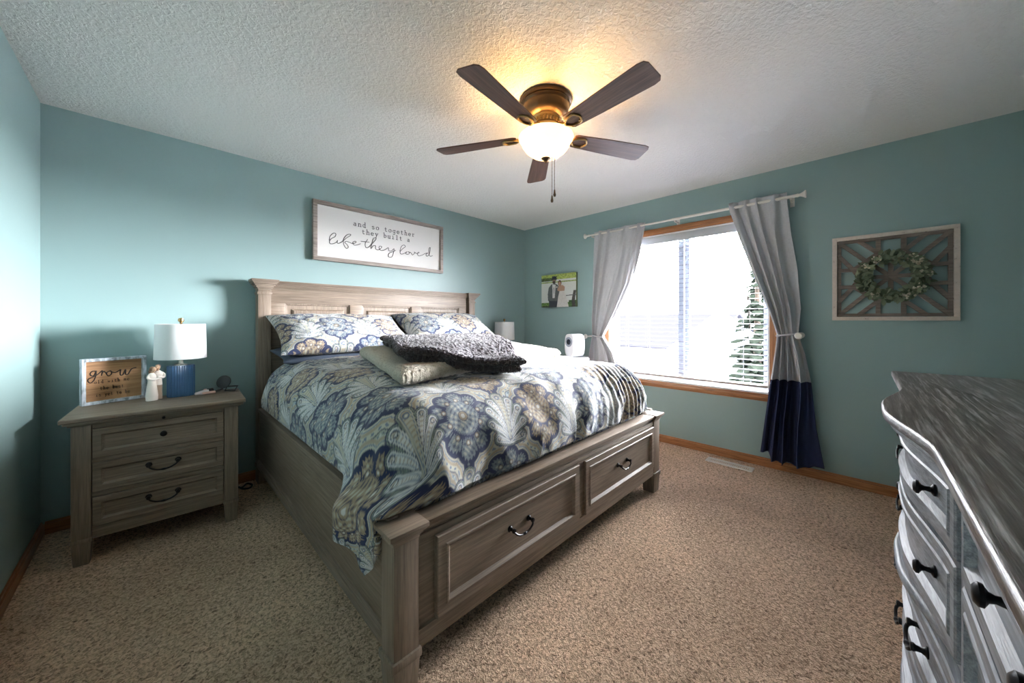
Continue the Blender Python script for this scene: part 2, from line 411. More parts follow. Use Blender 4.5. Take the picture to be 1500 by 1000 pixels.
# ================================================================ CURTAINS
rodt = thing('curtain_rod', 'white curtain rod with flared finials mounted above the window', 'curtain rod', (3.935, -2.02, 2.17))
rodm = mat('cream_rod', (.72, .68, .62), .4)
rz_ = 2.172
bm = NB(); tube(bm, [(3.935, -1.09, rz_), (3.935, -2.93, rz_)], .0095, 14); tube(bm, [(3.935, -2.0, rz_), (3.935, -2.93, rz_)], .012, 14); obj('rod', bm, rodm, rodt)
for y, s in ((-1.09, 1), (-2.93, -1)):
    bm = NB(); lathe(bm, [(.012, 0), (.014, .012), (.010, .02), (.012, .03), (.020, .045), (.029, .056), (.029, .062), (.0, .064)], 20, Matrix.Translation((3.935, y, rz_)) @ Matrix.Rotation(-s * PI / 2, 4, 'X'))
    obj('finial', bm, rodm, rodt)
for y in (-1.13, -2.03, -2.90):
    bm = NB(); box(bm, 3.93, W, y - .006, y + .006, rz_ - .028, rz_ - .016, .002); box(bm, W - .006, W, y - .014, y + .014, rz_ - .06, rz_ + .01, .002); box(bm, 3.922, 3.95, y - .006, y + .006, rz_ - .028, rz_ - .01, .002)
    obj('bracket', bm, rodm, rodt)
linen = fabric('grey_linen', (.56, .56, .58), trans=.07); navy = fabric('navy_linen', (.022, .034, .105), trans=.03, var=.2)
def curtain(label, ztie, prof, folds, zc, hemf, seed, loc):
    """prof: list of (z, y_left, y_right, amplitude)"""
    t = thing('curtain', label, 'curtain', loc)
    prof = sorted(prof); zs = np.array([p[0] for p in prof]); nu = 170
    def surf(zv):
        yl = np.interp(zv, zs, [p[1] for p in prof]); yr = np.interp(zv, zs, [p[2] for p in prof]); am = np.interp(zv, zs, [p[3] for p in prof]); return yl, yr, am
    def piece(name, z0, z1, m, hem):
        nv = max(12, int((z1 - z0) / .012)); U, V = np.meshgrid(np.linspace(0, 1, nu), np.linspace(0, 1, nv), indexing='ij')
        lo = z0 + (hemf(U) if hem else 0); Z = lo + (z1 - lo) * V
        yl, yr, am = surf(Z)
        wob = vnoise(U * 2, Z * 1.3, 2.2, seed) * .06
        Uw = np.clip(U + wob * np.sin(PI * U), 0, 1); Y = yl + (yr - yl) * Uw
        ph = 2 * PI * folds * (U + .07 * np.sin(5 * U + seed) + vnoise(U * 1.5, Z * .8, 1.7, seed + 2) * .20)
        am = am * (1.25 + 1.1 * vnoise(U * 3, Z * .4, 1.5, seed + 8))
        X = 3.935 + am * (np.sin(ph) + .35 * np.sin(2.1 * ph + seed)) + vnoise(U * 6, Z * 2.5, 2, seed + 4) * .010
        Y = Y + am * .35 * np.cos(ph) * np.sin(PI * U)
        X = np.minimum(X, 3.995)
        P = np.stack([X, Y, Z], -1).reshape(-1, 3); o = np_mesh(name, P, gridfaces(nu, nv), m, t)
        md = o.modifiers.new('thick', 'SOLIDIFY'); md.thickness = .0025; md.offset = 0
        return o
    piece('linen_panel', zc, prof[-1][0], linen, False); piece('navy_panel', prof[0][0], zc, navy, True)
    yl, yr, am = surf(ztie); bm = NB(); pts = []
    for k in range(28):
        a = 2 * PI * k / 28; pts.append((3.94 + .045 * math.cos(a), (yl + yr) / 2 + (abs(yr - yl) / 2 + .004) * math.sin(a), ztie + .012 * math.sin(a) * (1 if yl > -2 else -1)))
    tube(bm, pts, .007, 8, True); obj('tie_band', bm, linen, t)
    return t
curtain('grey and navy curtain tied back left of the window beside the bed', 1.035,
        [(.10, -1.02, -1.52, .030), (.6, -1.06, -1.48, .03), (.87, -1.10, -1.40, .03), (1.035, -1.13, -1.27, .018), (1.25, -1.11, -1.40, .022), (1.6, -1.12, -1.58, .02), (1.9, -1.13, -1.68, .016), (2.13, -1.145, -1.735, .011), (2.172, -1.146, -1.74, .016), (2.20, -1.146, -1.742, .008)],
        4.5, .73, lambda U: .02 * np.sin(9 * U), 1, (3.93, -1.3, 0))
curtain('grey and navy curtain tied back right of the window, navy hem near floor', 1.10,
        [(.085, -2.70, -3.10, .034), (.4, -2.735, -3.05, .036), (.74, -2.775, -3.02, .034), (.95, -2.80, -2.985, .026), (1.10, -2.815, -2.945, .018), (1.3, -2.76, -2.96, .024), (1.6, -2.655, -2.94, .024), (1.9, -2.56, -2.90, .018), (2.15, -2.485, -2.877, .011), (2.19, -2.48, -2.876, .017), (2.215, -2.478, -2.876, .008)],
        3.6, .74, lambda U: .06 * (1 - sstep(.12, .2, U)) + .025 * sstep(.75, .85, U), 5, (3.93, -2.9, 0))
for y, z, lab in ((-1.085, 1.03, 'cream curtain holdback knob on the wall beside the left curtain'), (-2.955, 1.095, 'cream curtain holdback knob on the wall beside the right curtain')):
    t = thing('curtain_holdback', lab, 'holdback', (W, y, z))
    bm = NB(); tube(bm, [(W, y, z), (3.865, y, z)], .008, 10); obj('stem', bm, rodm, t)
    bm = NB(); lathe(bm, [(.0, -.004), (.020, .0), (.026, .008), (.024, .016), (.012, .024), (.008, .03)], 20, Matrix.Translation((3.852, y, z)) @ Matrix.Rotation(PI / 2, 4, 'Y')); obj('knob', bm, rodm, t)
    bm = NB(); lathe(bm, [(.022, 0), (.022, .008), (.01, .012)], 20, Matrix.Translation((W, y, z)) @ Matrix.Rotation(-PI / 2, 4, 'Y')); obj('wall_plate', bm, rodm, t)

# ================================================================ FLOOR VENT, CORD
t = thing('floor_vent', 'white metal floor register in the carpet under the window', 'vent', (3.85, -2.50, 0))
bm = NB(); x0, x1, y0, y1 = 3.80, 3.90, -2.67, -2.33
for a in ((x0, x0 + .02, y0, y1), (x1 - .02, x1, y0, y1), (x0 + .02, x1 - .02, y0, y0 + .02), (x0 + .02, x1 - .02, y1 - .02, y1)): box(bm, *a, .0, .009, .002)
obj('frame', bm, mat('vent_enamel', (.75, .70, .63), .4), t)
bm = NB()
for i in range(22): y = y0 + .027 + i * (y1 - y0 - .054) / 21; box(bm, x0 + .02, x1 - .02, y - .0028, y + .0028, .001, .007)
obj('louvres', bm, mat('vent_enamel'), t)
bm = NB(); tube(bm, catmull([(.86, -.10, .012), (.90, -.12, .01), (.93, -.10, .02), (.955, -.13, .012), (.935, -.17, .01), (.90, -.16, .012), (.88, -.11, .015)], 6), .006, 8)
tag(obj('power_cord', bm, mat('black_plastic', (.012, .012, .014), .5)), 'black power cord lying on the carpet between nightstand and bed', 'cord')

# ================================================================ HARDWARE
def bail(parent, x, y, z, w, out, local=False, name='handle'):
    """drooping bail pull on a face at y; out = -1 faces -Y"""
    bm = NB()
    for s in (-1, 1):
        lathe(bm, [(.013, 0), (.0135, .003), (.009, .006), (.006, .012), (.007, .02), (.010, .024), (.009, .029), (0, .031)], 14, Matrix.Translation((x + s * w / 2, y, z)) @ Matrix.Rotation(-out * PI / 2, 4, 'X'))
    pts = catmull([(x - w / 2, y + out * .022, z), (x - w / 2 + .006, y + out * .03, z - .012), (x - w * .28, y + out * .032, z - .024), (x - w * .12, y + out * .032, z - .029), (x, y + out * .032, z - .0295), (x + w * .12, y + out * .032, z - .029), (x + w * .28, y + out * .032, z - .024), (x + w / 2 - .006, y + out * .03, z - .012), (x + w / 2, y + out * .022, z)], 5)
    tube(bm, pts, [.0042 + .0022 * math.exp(-((i - len(pts) / 2) / 3.0) ** 2) for i in range(len(pts))], 8)
    return obj(name, bm, iron, parent, local)
def knob(parent, x, y, z, out, r=.016, length=.03, local=False, name='knob'):
    bm = NB(); L = length
    lathe(bm, [(r * .9, 0), (r * .9, L * .1), (r * .45, L * .22), (r * .35, L * .45), (r * .5, L * .6), (r, L * .72), (r * 1.02, L * .85), (r * .7, L * .97), (0, L)], 20, Matrix.Translation((x, y, z)) @ Matrix.Rotation(-out * PI / 2, 4, 'X'))
    return obj(name, bm, iron, parent, local)
LOOP = lambda y, o, fr=.035, rec=.010, th=.016: [(0, y - o * 0.001 + 0 * th), (0, y + o * (th - .003)), (.003, y + o * th), (fr - .008, y + o * th), (fr - .004, y + o * (th - .003)), (fr + .006, y + o * (th - rec)), (fr + .010, y + o * (th - rec))]

# ================================================================ BED
BC = 2.02
bed = thing('bed', 'king bed frame in grey washed wood with panelled headboard and footboard drawers', 'bed', (BC, -1.15, 0))
def part(name, boxes, m, parent=bed, local=False):
    bm = NB()
    for b in boxes: box(bm, *b[:6], b[6] if len(b) > 6 else .003)
    return obj(name, bm, m, parent, local)
# headboard
hb = part('headboard', [(1.07, 2.935, -.085, -.035, .25, 1.45), (1.07, 2.935, -.108, -.08, 1.345, 1.45), (1.07, 1.17, -.108, -.08, .5, 1.345), (1.658, 1.765, -.108, -.08, .5, 1.345), (2.252, 2.359, -.108, -.08, .5, 1.345), (2.835, 2.935, -.108, -.08, .5, 1.345)], gw['X'])
for x0, x1 in ((1.17, 1.658), (1.765, 2.252), (2.359, 2.835)):
    bm = NB(); framed(bm, x0 + .001, x1 - .001, .5, 1.344, [(0, -.080), (0, -.100), (.012, -.098), (.016, -.090), (.045, -.090), (.052, -.100), (.06, -.104)], 1)
    obj('raised_panel', bm, gw['Z'], hb, smooth=False)
def crown(x0, x1, yf, zb, zt, ext):
    bm = NB(); n = 7; steps = [(0, 0, .18), (.18, .12, .30), (.30, .30, .45), (.45, .52, .58), (.58, .72, .70), (.70, .86, .80), (.80, 1.0, 1.0)]
    for a, e, b in steps: box(bm, x0 - ext * e, x1 + ext * e, yf - ext * e, -.03, zb + (zt - zb) * a, zb + (zt - zb) * b, .0035)
    return bm
obj('crown_moulding', crown(1.07, 2.935, -.105, 1.445, 1.512, .034), gw['X'], hb)
for s, (x0, x1) in enumerate(((.992, 1.073), (2.966, 3.047))):
    p = part('headboard_post', [(x0, x1, -.13, -.03, .14, 1.44, .004), (x0 - .006, x1 + .006, -.136, -.028, 1.405, 1.425, .004)], gw['Z'])
    obj('post_cap', crown(x0, x1, -.13, 1.43, 1.517, .045), gw['X'], p)
    part('foot', [(x0 - .006, x1 + .006, -.136, -.028, .112, .14, .006), (x0, x1, -.13, -.03, 0, .112, .006)], gw['Z'], p)
# side rails
for s in (0, 1):
    x0, x1 = ((.998, 1.03), (3.01, 3.042))[s]; xo = (x0, -1) if s == 0 else (x1, 1)
    r = part('side_rail', [(x0, x1, -2.19, -.13, .18, .548, .004), (min(x0, xo[0] - .008), max(x1, xo[0] + .008), -2.19, -.13, .535, .56, .005)], gw['Y'])
    bm = NB(); box(bm, min(x0, x0 - .014), x1 + .014, -2.19, -.13, .13, .168, .005); box(bm, x0 - .008, x1 + .008, -2.19, -.13, .168, .186, .006); obj('rail_moulding', bm, gw['Y'], r)
    part('slat_ledge', [(x0 + (.03 if s == 0 else -.03), x1 + (.03 if s == 0 else -.03), -2.15, -.15, .20, .26)], gw['Y'], r)
# footboard
FB0, FB1 = .977, 3.0
fb = part('footboard', [(1.05, 2.93, -2.248, -2.195, .15, .52), (1.05, 2.93, -2.256, -2.245, .478, .50), (1.05, 2.93, -2.258, -2.24, .128, .19, .004), (1.985, 2.04, -2.256, -2.24, .19, .478)], gw['X'])
bm = NB()
for a, e, b in ((0, 0, .25), (.25, .25, .45), (.45, .6, .66), (.66, .85, .8), (.8, 1, 1)):
    box(bm, 1.06, 2.92, -2.25 - .026 * e, -2.19, .497 + .053 * a, .497 + .053 * b, .003)
obj('top_cap', bm, gw['X'], fb)
for x0, x1 in ((FB0, 1.066), (2.911, FB1)):
    p = part('footboard_post', [(x0, x1, -2.262, -2.176, .13, .52, .004)], gw['Z'])
    bm = NB()
    for a, e, b in ((0, .1, .3), (.3, .4, .55), (.55, .75, .7), (.7, 1, 1)):
        box(bm, x0 - .024 * e, x1 + .024 * e, -2.262 - .026 * e, -2.168, .503 + .05 * a, .503 + .05 * b, .003)
    obj('post_cap', bm, gw['X'], p)
    bm = NB(); box(bm, x0 - .008, x1 + .008, -2.27, -2.168, .112, .142, .007); box(bm, x0 - .003, x1 + .003, -2.265, -2.173, 0, .114, .005, taper=.86)
    obj('foot', bm, gw['Z'], p)
for i, (x0, x1) in enumerate(((1.132, 1.983), (2.042, 2.893))):
    bm = NB(); framed(bm, x0, x1, .194, .475, [(0, -2.246), (0, -2.268), (.003, -2.271), (.034, -2.271), (.038, -2.274), (.044, -2.274), (.056, -2.262), (.06, -2.262)])
    d = obj('drawer', bm, gw['X'], bed, smooth=False); bail(d, (1.545, 2.45)[i], -2.262, .352, .115, -1)

# mattress
bm = NB(); box(bm, 1.075, 2.965, -2.10, -.14, .262, .775, .09, 5)
tag(obj('mattress', bm, fabric('slate_sheet', (.06, .08, .12), var=.1)), 'mattress in a dark slate blue fitted sheet, under the paisley duvet', 'mattress')

# ---------------------------------------------------------------- duvet pattern
C_ = dict(cream=(.47, .46, .38), ice=(.33, .41, .45), blue=(.09, .145, .26), navy=(.022, .032, .085), tan=(.33, .26, .18), sage=(.20, .25, .21), grey=(.20, .235, .26), white=(.62, .63, .61))
C_ = {k: np.array(v) for k, v in C_.items()}
def over(col, c, a):
    a = np.clip(a, 0, 1)[:, None]; return col * (1 - a) + C_[c] * a if isinstance(c, str) else col * (1 - a) + c * a
def line(d, w, s=.0016): return np.clip((w - np.abs(d)) / s + .5, 0, 1)
def fill(d, s=.0016): return np.clip(-d / s + .5, 0, 1)
def seg_d(x, y, ax, ay, bx_, by_, r0, r1):
    dx, dy = bx_ - ax, by_ - ay; L2 = dx * dx + dy * dy; t = np.clip(((x - ax) * dx + (y - ay) * dy) / L2, 0, 1)
    return np.hypot(x - ax - t * dx, y - ay - t * dy) - (r0 + (r1 - r0) * t), t
def damask(x, y):
    PX, PY = .44, .57; n = len(x)
    def cell(ox, oy):
        best = None
        for sx, sy in ((0, 0), (.5, .5)):
            u = (x - ox) / PX - sx; v = (y - oy) / PY - sy
            lx = (u - np.round(u)) * PX; ly = (v - np.round(v)) * PY; par = (np.round(u) + np.round(v)) % 2
            q = lx ** 2 + (ly * .75) ** 2
            if best is None: best = [q, lx, ly, par + sx * 2]
            else:
                w = q < best[0]; best = [np.where(w, a, b) for a, b in zip((q, lx, ly, par + sx * 2), best)]
        return best[1], best[2], best[3]
    mx, my, mp = cell(0, 0)
    # medallion sdf : union of lobes
    lob = [(0, .02, .085), (0, .115, .045), (.062, .095, .038), (-.062, .095, .038), (.105, .045, .036), (-.105, .045, .036), (.092, -.02, .04), (-.092, -.02, .04), (.06, -.075, .042), (-.06, -.075, .042), (0, -.10, .05), (0, -.155, .02)]
    md = np.min([np.hypot(mx - a, my - b) - r for a, b, r in lob], 0)
    px, py, pp = cell(PX / 2, .01)
    # background
    nz = vnoise(x, y, 14, 1); base = np.ones((n, 1)) * C_['ice']
    base = over(base, 'cream', sstep(-.12, .12, vnoise(x, y, 4, 2))); 
    bandv = np.sin((md + nz * .02) * 2 * PI / .026); nr_ = 1 - sstep(.06, .10, md); base = over(base, 'blue', .55 * (bandv > .80) * nr_); base = over(base, 'tan', .6 * (bandv < -.75) * (vnoise(x, y, 5, 3) > 0) * nr_)
    base = over(base, 'sage', .55 * sstep(.0, .15, vnoise(x, y, 9, 9)))
    base = over(base, 'blue', .75 * (vnoise(x, y, 95, 5) > .27) * (np.abs(bandv) < .6))
    # curls filler
    fx, fy = x * 9, y * 9; cx, cy = np.floor(fx), np.floor(fy); rx, ry = fx - cx - .5, fy - cy - .5; rr = np.hypot(rx, ry); th = np.arctan2(ry, rx) + (cx * 1.7 + cy * 2.3)
    sp = np.sin(th + rr * 24); base = over(base, 'navy', .65 * (sp > .72) * (rr < .46) * (md > .055)); base = over(base, 'white', .6 * (sp < -.7) * (rr < .46) * (md > .055))
    col = base
    # halo rings round the medallion
    col = over(col, 'cream', .9 * fill(md - .047)); col = over(col, 'navy', .8 * line(md - .047, .0022))
    dot = (np.sin(np.arctan2(my, mx) * 46) > .2) * (np.abs(md - .036) < .004); col = over(col, 'blue', .8 * dot)
    col = over(col, 'tan', .75 * line(md - .024, .005)); col = over(col, 'blue', .8 * line(md - .015, .002))
    # medallion body
    col = over(col, 'navy', fill(md - .006))
    jag = .0045 * np.sin(np.arctan2(my - .02, mx) * 60)
    body = np.where(((pp * 0 + mp) % 2 > .5)[:, None], C_['tan'] * .95, C_['grey']); body = body * (1 + .25 * vnoise(x, y, 30, 6))[:, None]
    a = fill(md + .013 + jag)[:, None]; col = col * (1 - a) + body * a
    fl = np.sin(mx * 190 + 2 * np.sin(my * 60)) * np.sin(my * 190 + 2 * np.sin(mx * 60)); inn = md < -.02
    col = over(col, 'cream', .75 * (fl > .45) * inn); col = over(col, 'navy', .65 * (fl < -.5) * inn)
    for (a_, b_, r_) in [(0, .02, .02)] + [(q[0] * .78, q[1] * .82 + .003, .011) for q in lob[1:11]]:
        dd = np.hypot(mx - a_, my - b_) - r_; col = over(col, 'tan', .8 * fill(dd)); col = over(col, 'navy', .8 * line(dd, .0016)); col = over(col, 'white', .9 * fill(dd + r_ * .55))
    # palmette leaves
    P = np.full(n, 9.); T = np.zeros(n)
    leaves = []
    for s in (-1, 1):
        leaves += [(s * .004, -.10, s * .05, .055, .006, .019, .0), (s * .006, -.105, s * .083, .012, .006, .019, 0), (s * .006, -.11, s * .092, -.045, .006, .018, 0), (s * .004, -.12, s * .07, -.098, .006, .015, 0)]
    leaves += [(0, -.10, 0, .085, .007, .024, 0)]
    for (ax, ay, bx_, by_, r0, r1, _) in leaves:
        # bow the leaf outwards
        bow = .35 * (bx_ - ax); tt = np.clip((py - ay) / (by_ - ay + 1e-6), 0, 1) if abs(by_ - ay) > .03 else 0
        d, tq = seg_d(px + bow * np.sin(PI * tt) * .5 * (1 if bx_ else 0), py, ax, ay, bx_, by_, r0, r1); w = d < P; P = np.where(w, d, P); T = np.where(w, tq, T)
        if bx_ != 0: dc = np.hypot(px - bx_, py - by_ + .006); P = P
    col = over(col, 'navy', .85 * fill(P - .012) * (P > .006)); col = over(col, 'sage', .9 * fill(P - .006))
    for (ax, ay, bx_, by_, r0, r1, _) in leaves:
        bow = .35 * (bx_ - ax); tt = np.clip((py - ay) / (by_ - ay + 1e-6), 0, 1) if abs(by_ - ay) > .03 else 0
        d, tq = seg_d(px + bow * np.sin(PI * tt) * .5 * (1 if bx_ else 0), py, ax, ay, bx_, by_, r0, r1)
        col = over(col, 'navy', .9 * fill(d - .0025)); col = over(col, 'white' if bx_ else 'cream', fill(d)); col = over(col, 'blue', .8 * line(d + .0065, .0014)); col = over(col, 'tan', .6 * (np.sin(tq * 70) > .3) * (d < -.009))
        if bx_:
            rc = np.hypot(px - bx_, py - by_ + .002); an = np.arctan2(py - by_, (px - bx_) * np.sign(bx_)); col = over(col, 'navy', .8 * (np.sin(an + rc * 520) > .55) * (rc < .015))
        else:
            rc = np.hypot(px, py - .082); col = over(col, 'blue', .9 * line(rc - .010, .003)); col = over(col, 'white', fill(rc - .004))
    return np.clip(col, .01, .9)

duv_m = vcol('paisley_duvet', .8, .15, .15, .3)
def roll(r, ho, ve, arc):
    ph = np.clip(r / arc, 0, 1) * PI / 2; return ho * np.sin(ph), ve * (1 - np.cos(ph)) + np.maximum(r - arc, 0)
YH = -.36; WF = .80; YS = -1.955; HO, VE, ARC = .262, .29, .41
def duvet_top(x, y):
    a = x - BC; z = .935 - .035 * sstep(.9, 1.9, -y)
    z = z + .018 * (1 - np.minimum(np.abs(a) / .9, 1) ** 2)
    return z
def duvet():
    nu, nv = 700, 640; A = WF + .475; B = (YH - YS) + .50
    U, V = np.meshgrid(np.linspace(-A, A, nu), np.linspace(0, B, nv), indexing='ij')
    la = np.maximum(np.abs(U) - WF, 0); lb = np.maximum(V - (YH - YS), 0); r = np.hypot(la, lb)
    corner = np.minimum(la, lb); lw = sstep(YH - YS - .22, YH - YS + .06, V) * (U < 0); r = r * (1 + .30 * lw * sstep(.0, .22, la)); r = np.where(r > .50, .50 + (r - .50) * .35, r) * 1.0; r = r + 0.0; sa = np.sign(U)
    out, down = roll(r, HO, VE, ARC); rs = np.maximum(np.hypot(la, lb), 1e-6)
    cs = la / rs; sn = lb / rs
    X = BC + np.clip(U, -WF, WF) + sa * out * cs; Y = YH - np.minimum(V, YH - YS) - out * sn
    base = duvet_top(X, Y); Z = base - down
    # wrinkles
    per = np.where(la > lb, V, U * 1.0 + 10)
    side = sstep(.08, .40, r)
    wr = .020 * vnoise(U, V, 3.0, 11) + .010 * vnoise(U + .5 * V, V - .4 * U, 8, 12)
    rid = vnoise(V * 1.0 + la * .9, la * .25, 9, 13) * (la >= lb) + vnoise(U * 1.0 + lb * .5 * sa, lb * .25, 9, 14) * (lb > la)
    rfc = np.exp(-(((X - 2.85) / .38) ** 2 + ((Y + 2.05) / .35) ** 2)); rid2 = np.sin((U * .9 + V * .15) * 2 * PI / .048 + 3 * vnoise(U, V, 6, 15))
    hd = np.exp(-((X - 1.15) / .35) ** 2 - ((Y + .85) / .5) ** 2)
    rid3 = vnoise(U * .35 + V * .9, (V - U) * .25, 22, 19); mid_ = sstep(.0, .25, r)
    disp = wr + side * rid * .040 + .012 * mid_ * rid3 + .006 * vnoise(U + V * .3, V, 16, 23) + .009 * rfc * rid2 * sstep(.0, .2, r) + .02 * hd * vnoise(U * .6 + V * 1.0, V * .3 - U, 10, 16)
    dX = np.gradient(np.stack([X, Y, Z], -1), axis=0); dY = np.gradient(np.stack([X, Y, Z], -1), axis=1)
    N = np.cross(dY, dX); N /= np.maximum(np.linalg.norm(N, axis=-1, keepdims=True), 1e-9); N *= np.where(N[..., 2:3] < -.2, -1, 1)
    X = X + N[..., 0] * disp; Y = Y + N[..., 1] * disp; Z = Z + N[..., 2] * disp
    # tuck inside the side rails and footboard, except the near left corner which hangs outside
    hang = (1 - sstep(-2.0, -1.84, Y)) * (1 - sstep(-WF - .13, -WF - .03, U))
    low = 1 - sstep(.57, .68, Z)
    lim = .975 + .075 * sstep(.56, .62, Z); ax = np.abs(X - BC)
    ins = np.minimum(ax, lim); outl = np.maximum(ax, 1.062 + .07 * sstep(-2.20, -2.02, Y) + .010 * np.sin(Y * 55) - .05 * sstep(.57, .66, Z)); outl = np.minimum(outl, 1.15); outl = outl * low + ax * (1 - low)
    ax = ins * (1 - hang) + outl * hang; X = BC + np.where(U < 0, -1, 1) * ax
    ylim = -2.168 - .065 * sstep(.558, .585, Z); Y = np.maximum(Y, ylim + .01 * vnoise(U, V, 20, 18))
    Z = np.where((hang < .5) & (Z < .48), .48 + (Z - .48) * .2, Z)
    P = np.stack([X, Y, Z], -1).reshape(-1, 3)
    a = math.radians(6); u = U.ravel(); v = V.ravel(); uu = u * math.cos(a) + v * math.sin(a); vv = -v * math.cos(a) + u * math.sin(a)
    wx = .02 * vnoise(u, v, 3, 21); col = damask(uu + .05 + wx, vv + .17 + wx)
    o = np_mesh('duvet', P, gridfaces(nu, nv, flip=True), duv_m, None, col)
    md = o.modifiers.new('thick', 'SOLIDIFY'); md.thickness = .012; md.offset = -1
    return tag(o, 'blue cream and tan paisley duvet spread over the bed', 'duvet')
duvet()

# ---------------------------------------------------------------- pillows and folded throws
def cushion(name, m, nu, nv, fmap, thick, edge=1.0, colf=None, seam=.0):
    s = np.sin(np.linspace(-1, 1, nu) * PI / 2); t = np.sin(np.linspace(-1, 1, nv) * PI / 2)
    S, T = np.meshgrid(s, t, indexing='ij'); out = []; F = []
    for k, sg in enumerate((1, -1)):
        out.append(fmap(S, T, sg * thick(S, T)).reshape(-1, 3)); F.append(gridfaces(nu, nv, k * nu * nv, flip=(k == 1)))
    P = np.concatenate(out); col = None
    if colf is not None: c = colf(S.ravel(), T.ravel()); col = np.concatenate([c, c])
    o = np_mesh(name, P, np.concatenate(F), m, None, col)
    b = bmesh.new(); b.from_mesh(o.data); bmesh.ops.remove_doubles(b, verts=b.verts, dist=.0004); bmesh.ops.recalc_face_normals(b, faces=b.faces); b.to_mesh(o.data); b.free()
    return o
def pillow(name, label, c, hw, hh, th, tilt, yaw, m, colf=None, seed=0, roll_=0, n=150):
    R = (Matrix.Rotation(yaw, 3, 'Z') @ Matrix.Rotation(roll_, 3, 'Y') @ Matrix.Rotation(tilt, 3, 'X')); R = np.array(R)
    def thick(S, T): return th * (np.maximum(1 - np.abs(S) ** 3.2, 0) ** .5 * np.maximum(1 - np.abs(T) ** 2.8, 0) ** .5)
    def f(S, T, w):
        x = S * hw * (1 - .07 * (1 - T ** 2) * np.abs(S)); y = T * hh * (1 - .09 * (1 - S ** 2) * np.abs(T))
        wr = .010 * vnoise(S * 2, T * 2, 2.2, seed) + .008 * vnoise(S * 3 + T, T * 2, 4, seed + 3)
        w = w + np.sign(w) * wr * (1 - np.maximum(np.abs(S), np.abs(T)) ** 6) - .05 * (S ** 2) * 0
        L = np.stack([x, y, w], -1) @ R.T; return L + np.array(c)
    o = cushion(name, m, n * 2, n, f, thick, colf=colf)
    return tag(o, label, 'pillow')
pat = lambda hw, hh, ox, oy: (lambda S, T: damask(S * hw + ox, T * hh + oy))
slate_m = MATS['slate_sheet']
pillow('pillow', 'dark slate blue pillow lying under the left paisley sham', (1.52, -.33, .955), .46, .21, .07, math.radians(8), 0, slate_m, n=50)
pillow('pillow', 'dark slate blue pillow lying under the right paisley sham', (2.52, -.33, .955), .46, .21, .07, math.radians(8), 0, slate_m, n=50)
pillow('pillow_sham', 'paisley pillow sham leaning on the headboard, left of the two', (1.535, -.36, 1.115), .50, .27, .085, math.radians(29), 0, vcol('paisley_duvet'), pat(.50, .27, .10, .05), 31)
pillow('pillow_sham', 'paisley pillow sham leaning on the headboard, right of the two', (2.53, -.35, 1.125), .50, .27, .10, math.radians(31), math.radians(-2), vcol('paisley_duvet'), pat(.50, .27, .30, .03), 41)

def throw(name, label, Q, th, lift, m, seed, zf, n=170, fz=.006, groove=0, fzf=60):
    """Q: four XY corners (s,t)=(-,-),(+,-),(+,+),(-,+)"""
    Q = [np.array(q, float) for q in Q]
    def prof(e, r): return np.clip(1 - (1 - np.clip(e / r, 0, 1)) ** 2.6, 0, 1) ** .42
    def thick(S, T): return th * prof(1 - np.abs(S), .10) * prof(1 - np.abs(T), .12)
    def f(S, T, w):
        a = (S + 1) / 2; b = (T + 1) / 2
        xy = ((1 - a) * (1 - b))[..., None] * Q[0] + (a * (1 - b))[..., None] * Q[1] + (a * b)[..., None] * Q[2] + ((1 - a) * b)[..., None] * Q[3]
        ed = np.maximum(np.abs(S), np.abs(T))
        xy = xy + np.stack([vnoise(S, T, 1.8, seed), vnoise(S, T, 1.8, seed + 5)], -1) * .05 * (ed ** 2)[..., None]
        z = zf(xy[..., 0], xy[..., 1]) + lift + th + w * (1 + .30 * vnoise(S, T, 1.7, seed + 2)) + .012 * vnoise(S * 1.5, T * 1.5, 2, seed + 4) * (w > 0)
        if groove: pass
        k = fz * (vnoise(S * 1.0, T * 1.0, fzf, seed + 7) + .6 * vnoise(S, T, fzf * 2.1, seed + 8))
        xy = xy + np.stack([vnoise(S, T, fzf, seed + 9), vnoise(S, T, fzf, seed + 10)], -1) * fz * (ed > .86)[..., None]
        return np.concatenate([xy, (z + k * np.sign(w + 1e-9))[..., None]], -1)
    o = cushion(name, m, n, n, f, thick)
    return o
creamf = fuzz('cream_sherpa', (.60, .55, .45), (.42, .37, .29), 130); darkf = fuzz('plum_sherpa', (.060, .044, .050), (.016, .011, .012), 110)
plum_top = fuzz('plum_plush', (.085, .068, .092), (.045, .036, .048), 60)
ct = thing('folded_throw', 'cream sherpa blanket folded on the duvet under the dark throw', 'blanket', (1.85, -1.4, .95))
def adopt(o, p):
    o.data.transform(Matrix.Translation(-wloc(p))); o.parent = p
for k, (dz, th, q) in enumerate(((0, .040, [(1.25, -1.82), (2.70, -1.62), (2.70, -.75), (1.47, -.80)]),)):
    o = throw('fold', '', q, th, dz, creamf, 51 + k * 7, duvet_top, fz=.009); adopt(o, ct)
dt = thing('folded_throw', 'dark plum sherpa blanket folded on top of the cream one', 'blanket', (1.75, -1.4, 1.03))
def dz_top(x, y):
    t = 1 - sstep(-1.80, -1.60, y)
    return duvet_top(x, y) + .080 - .065 * t * sstep(1.35, 1.75, x)
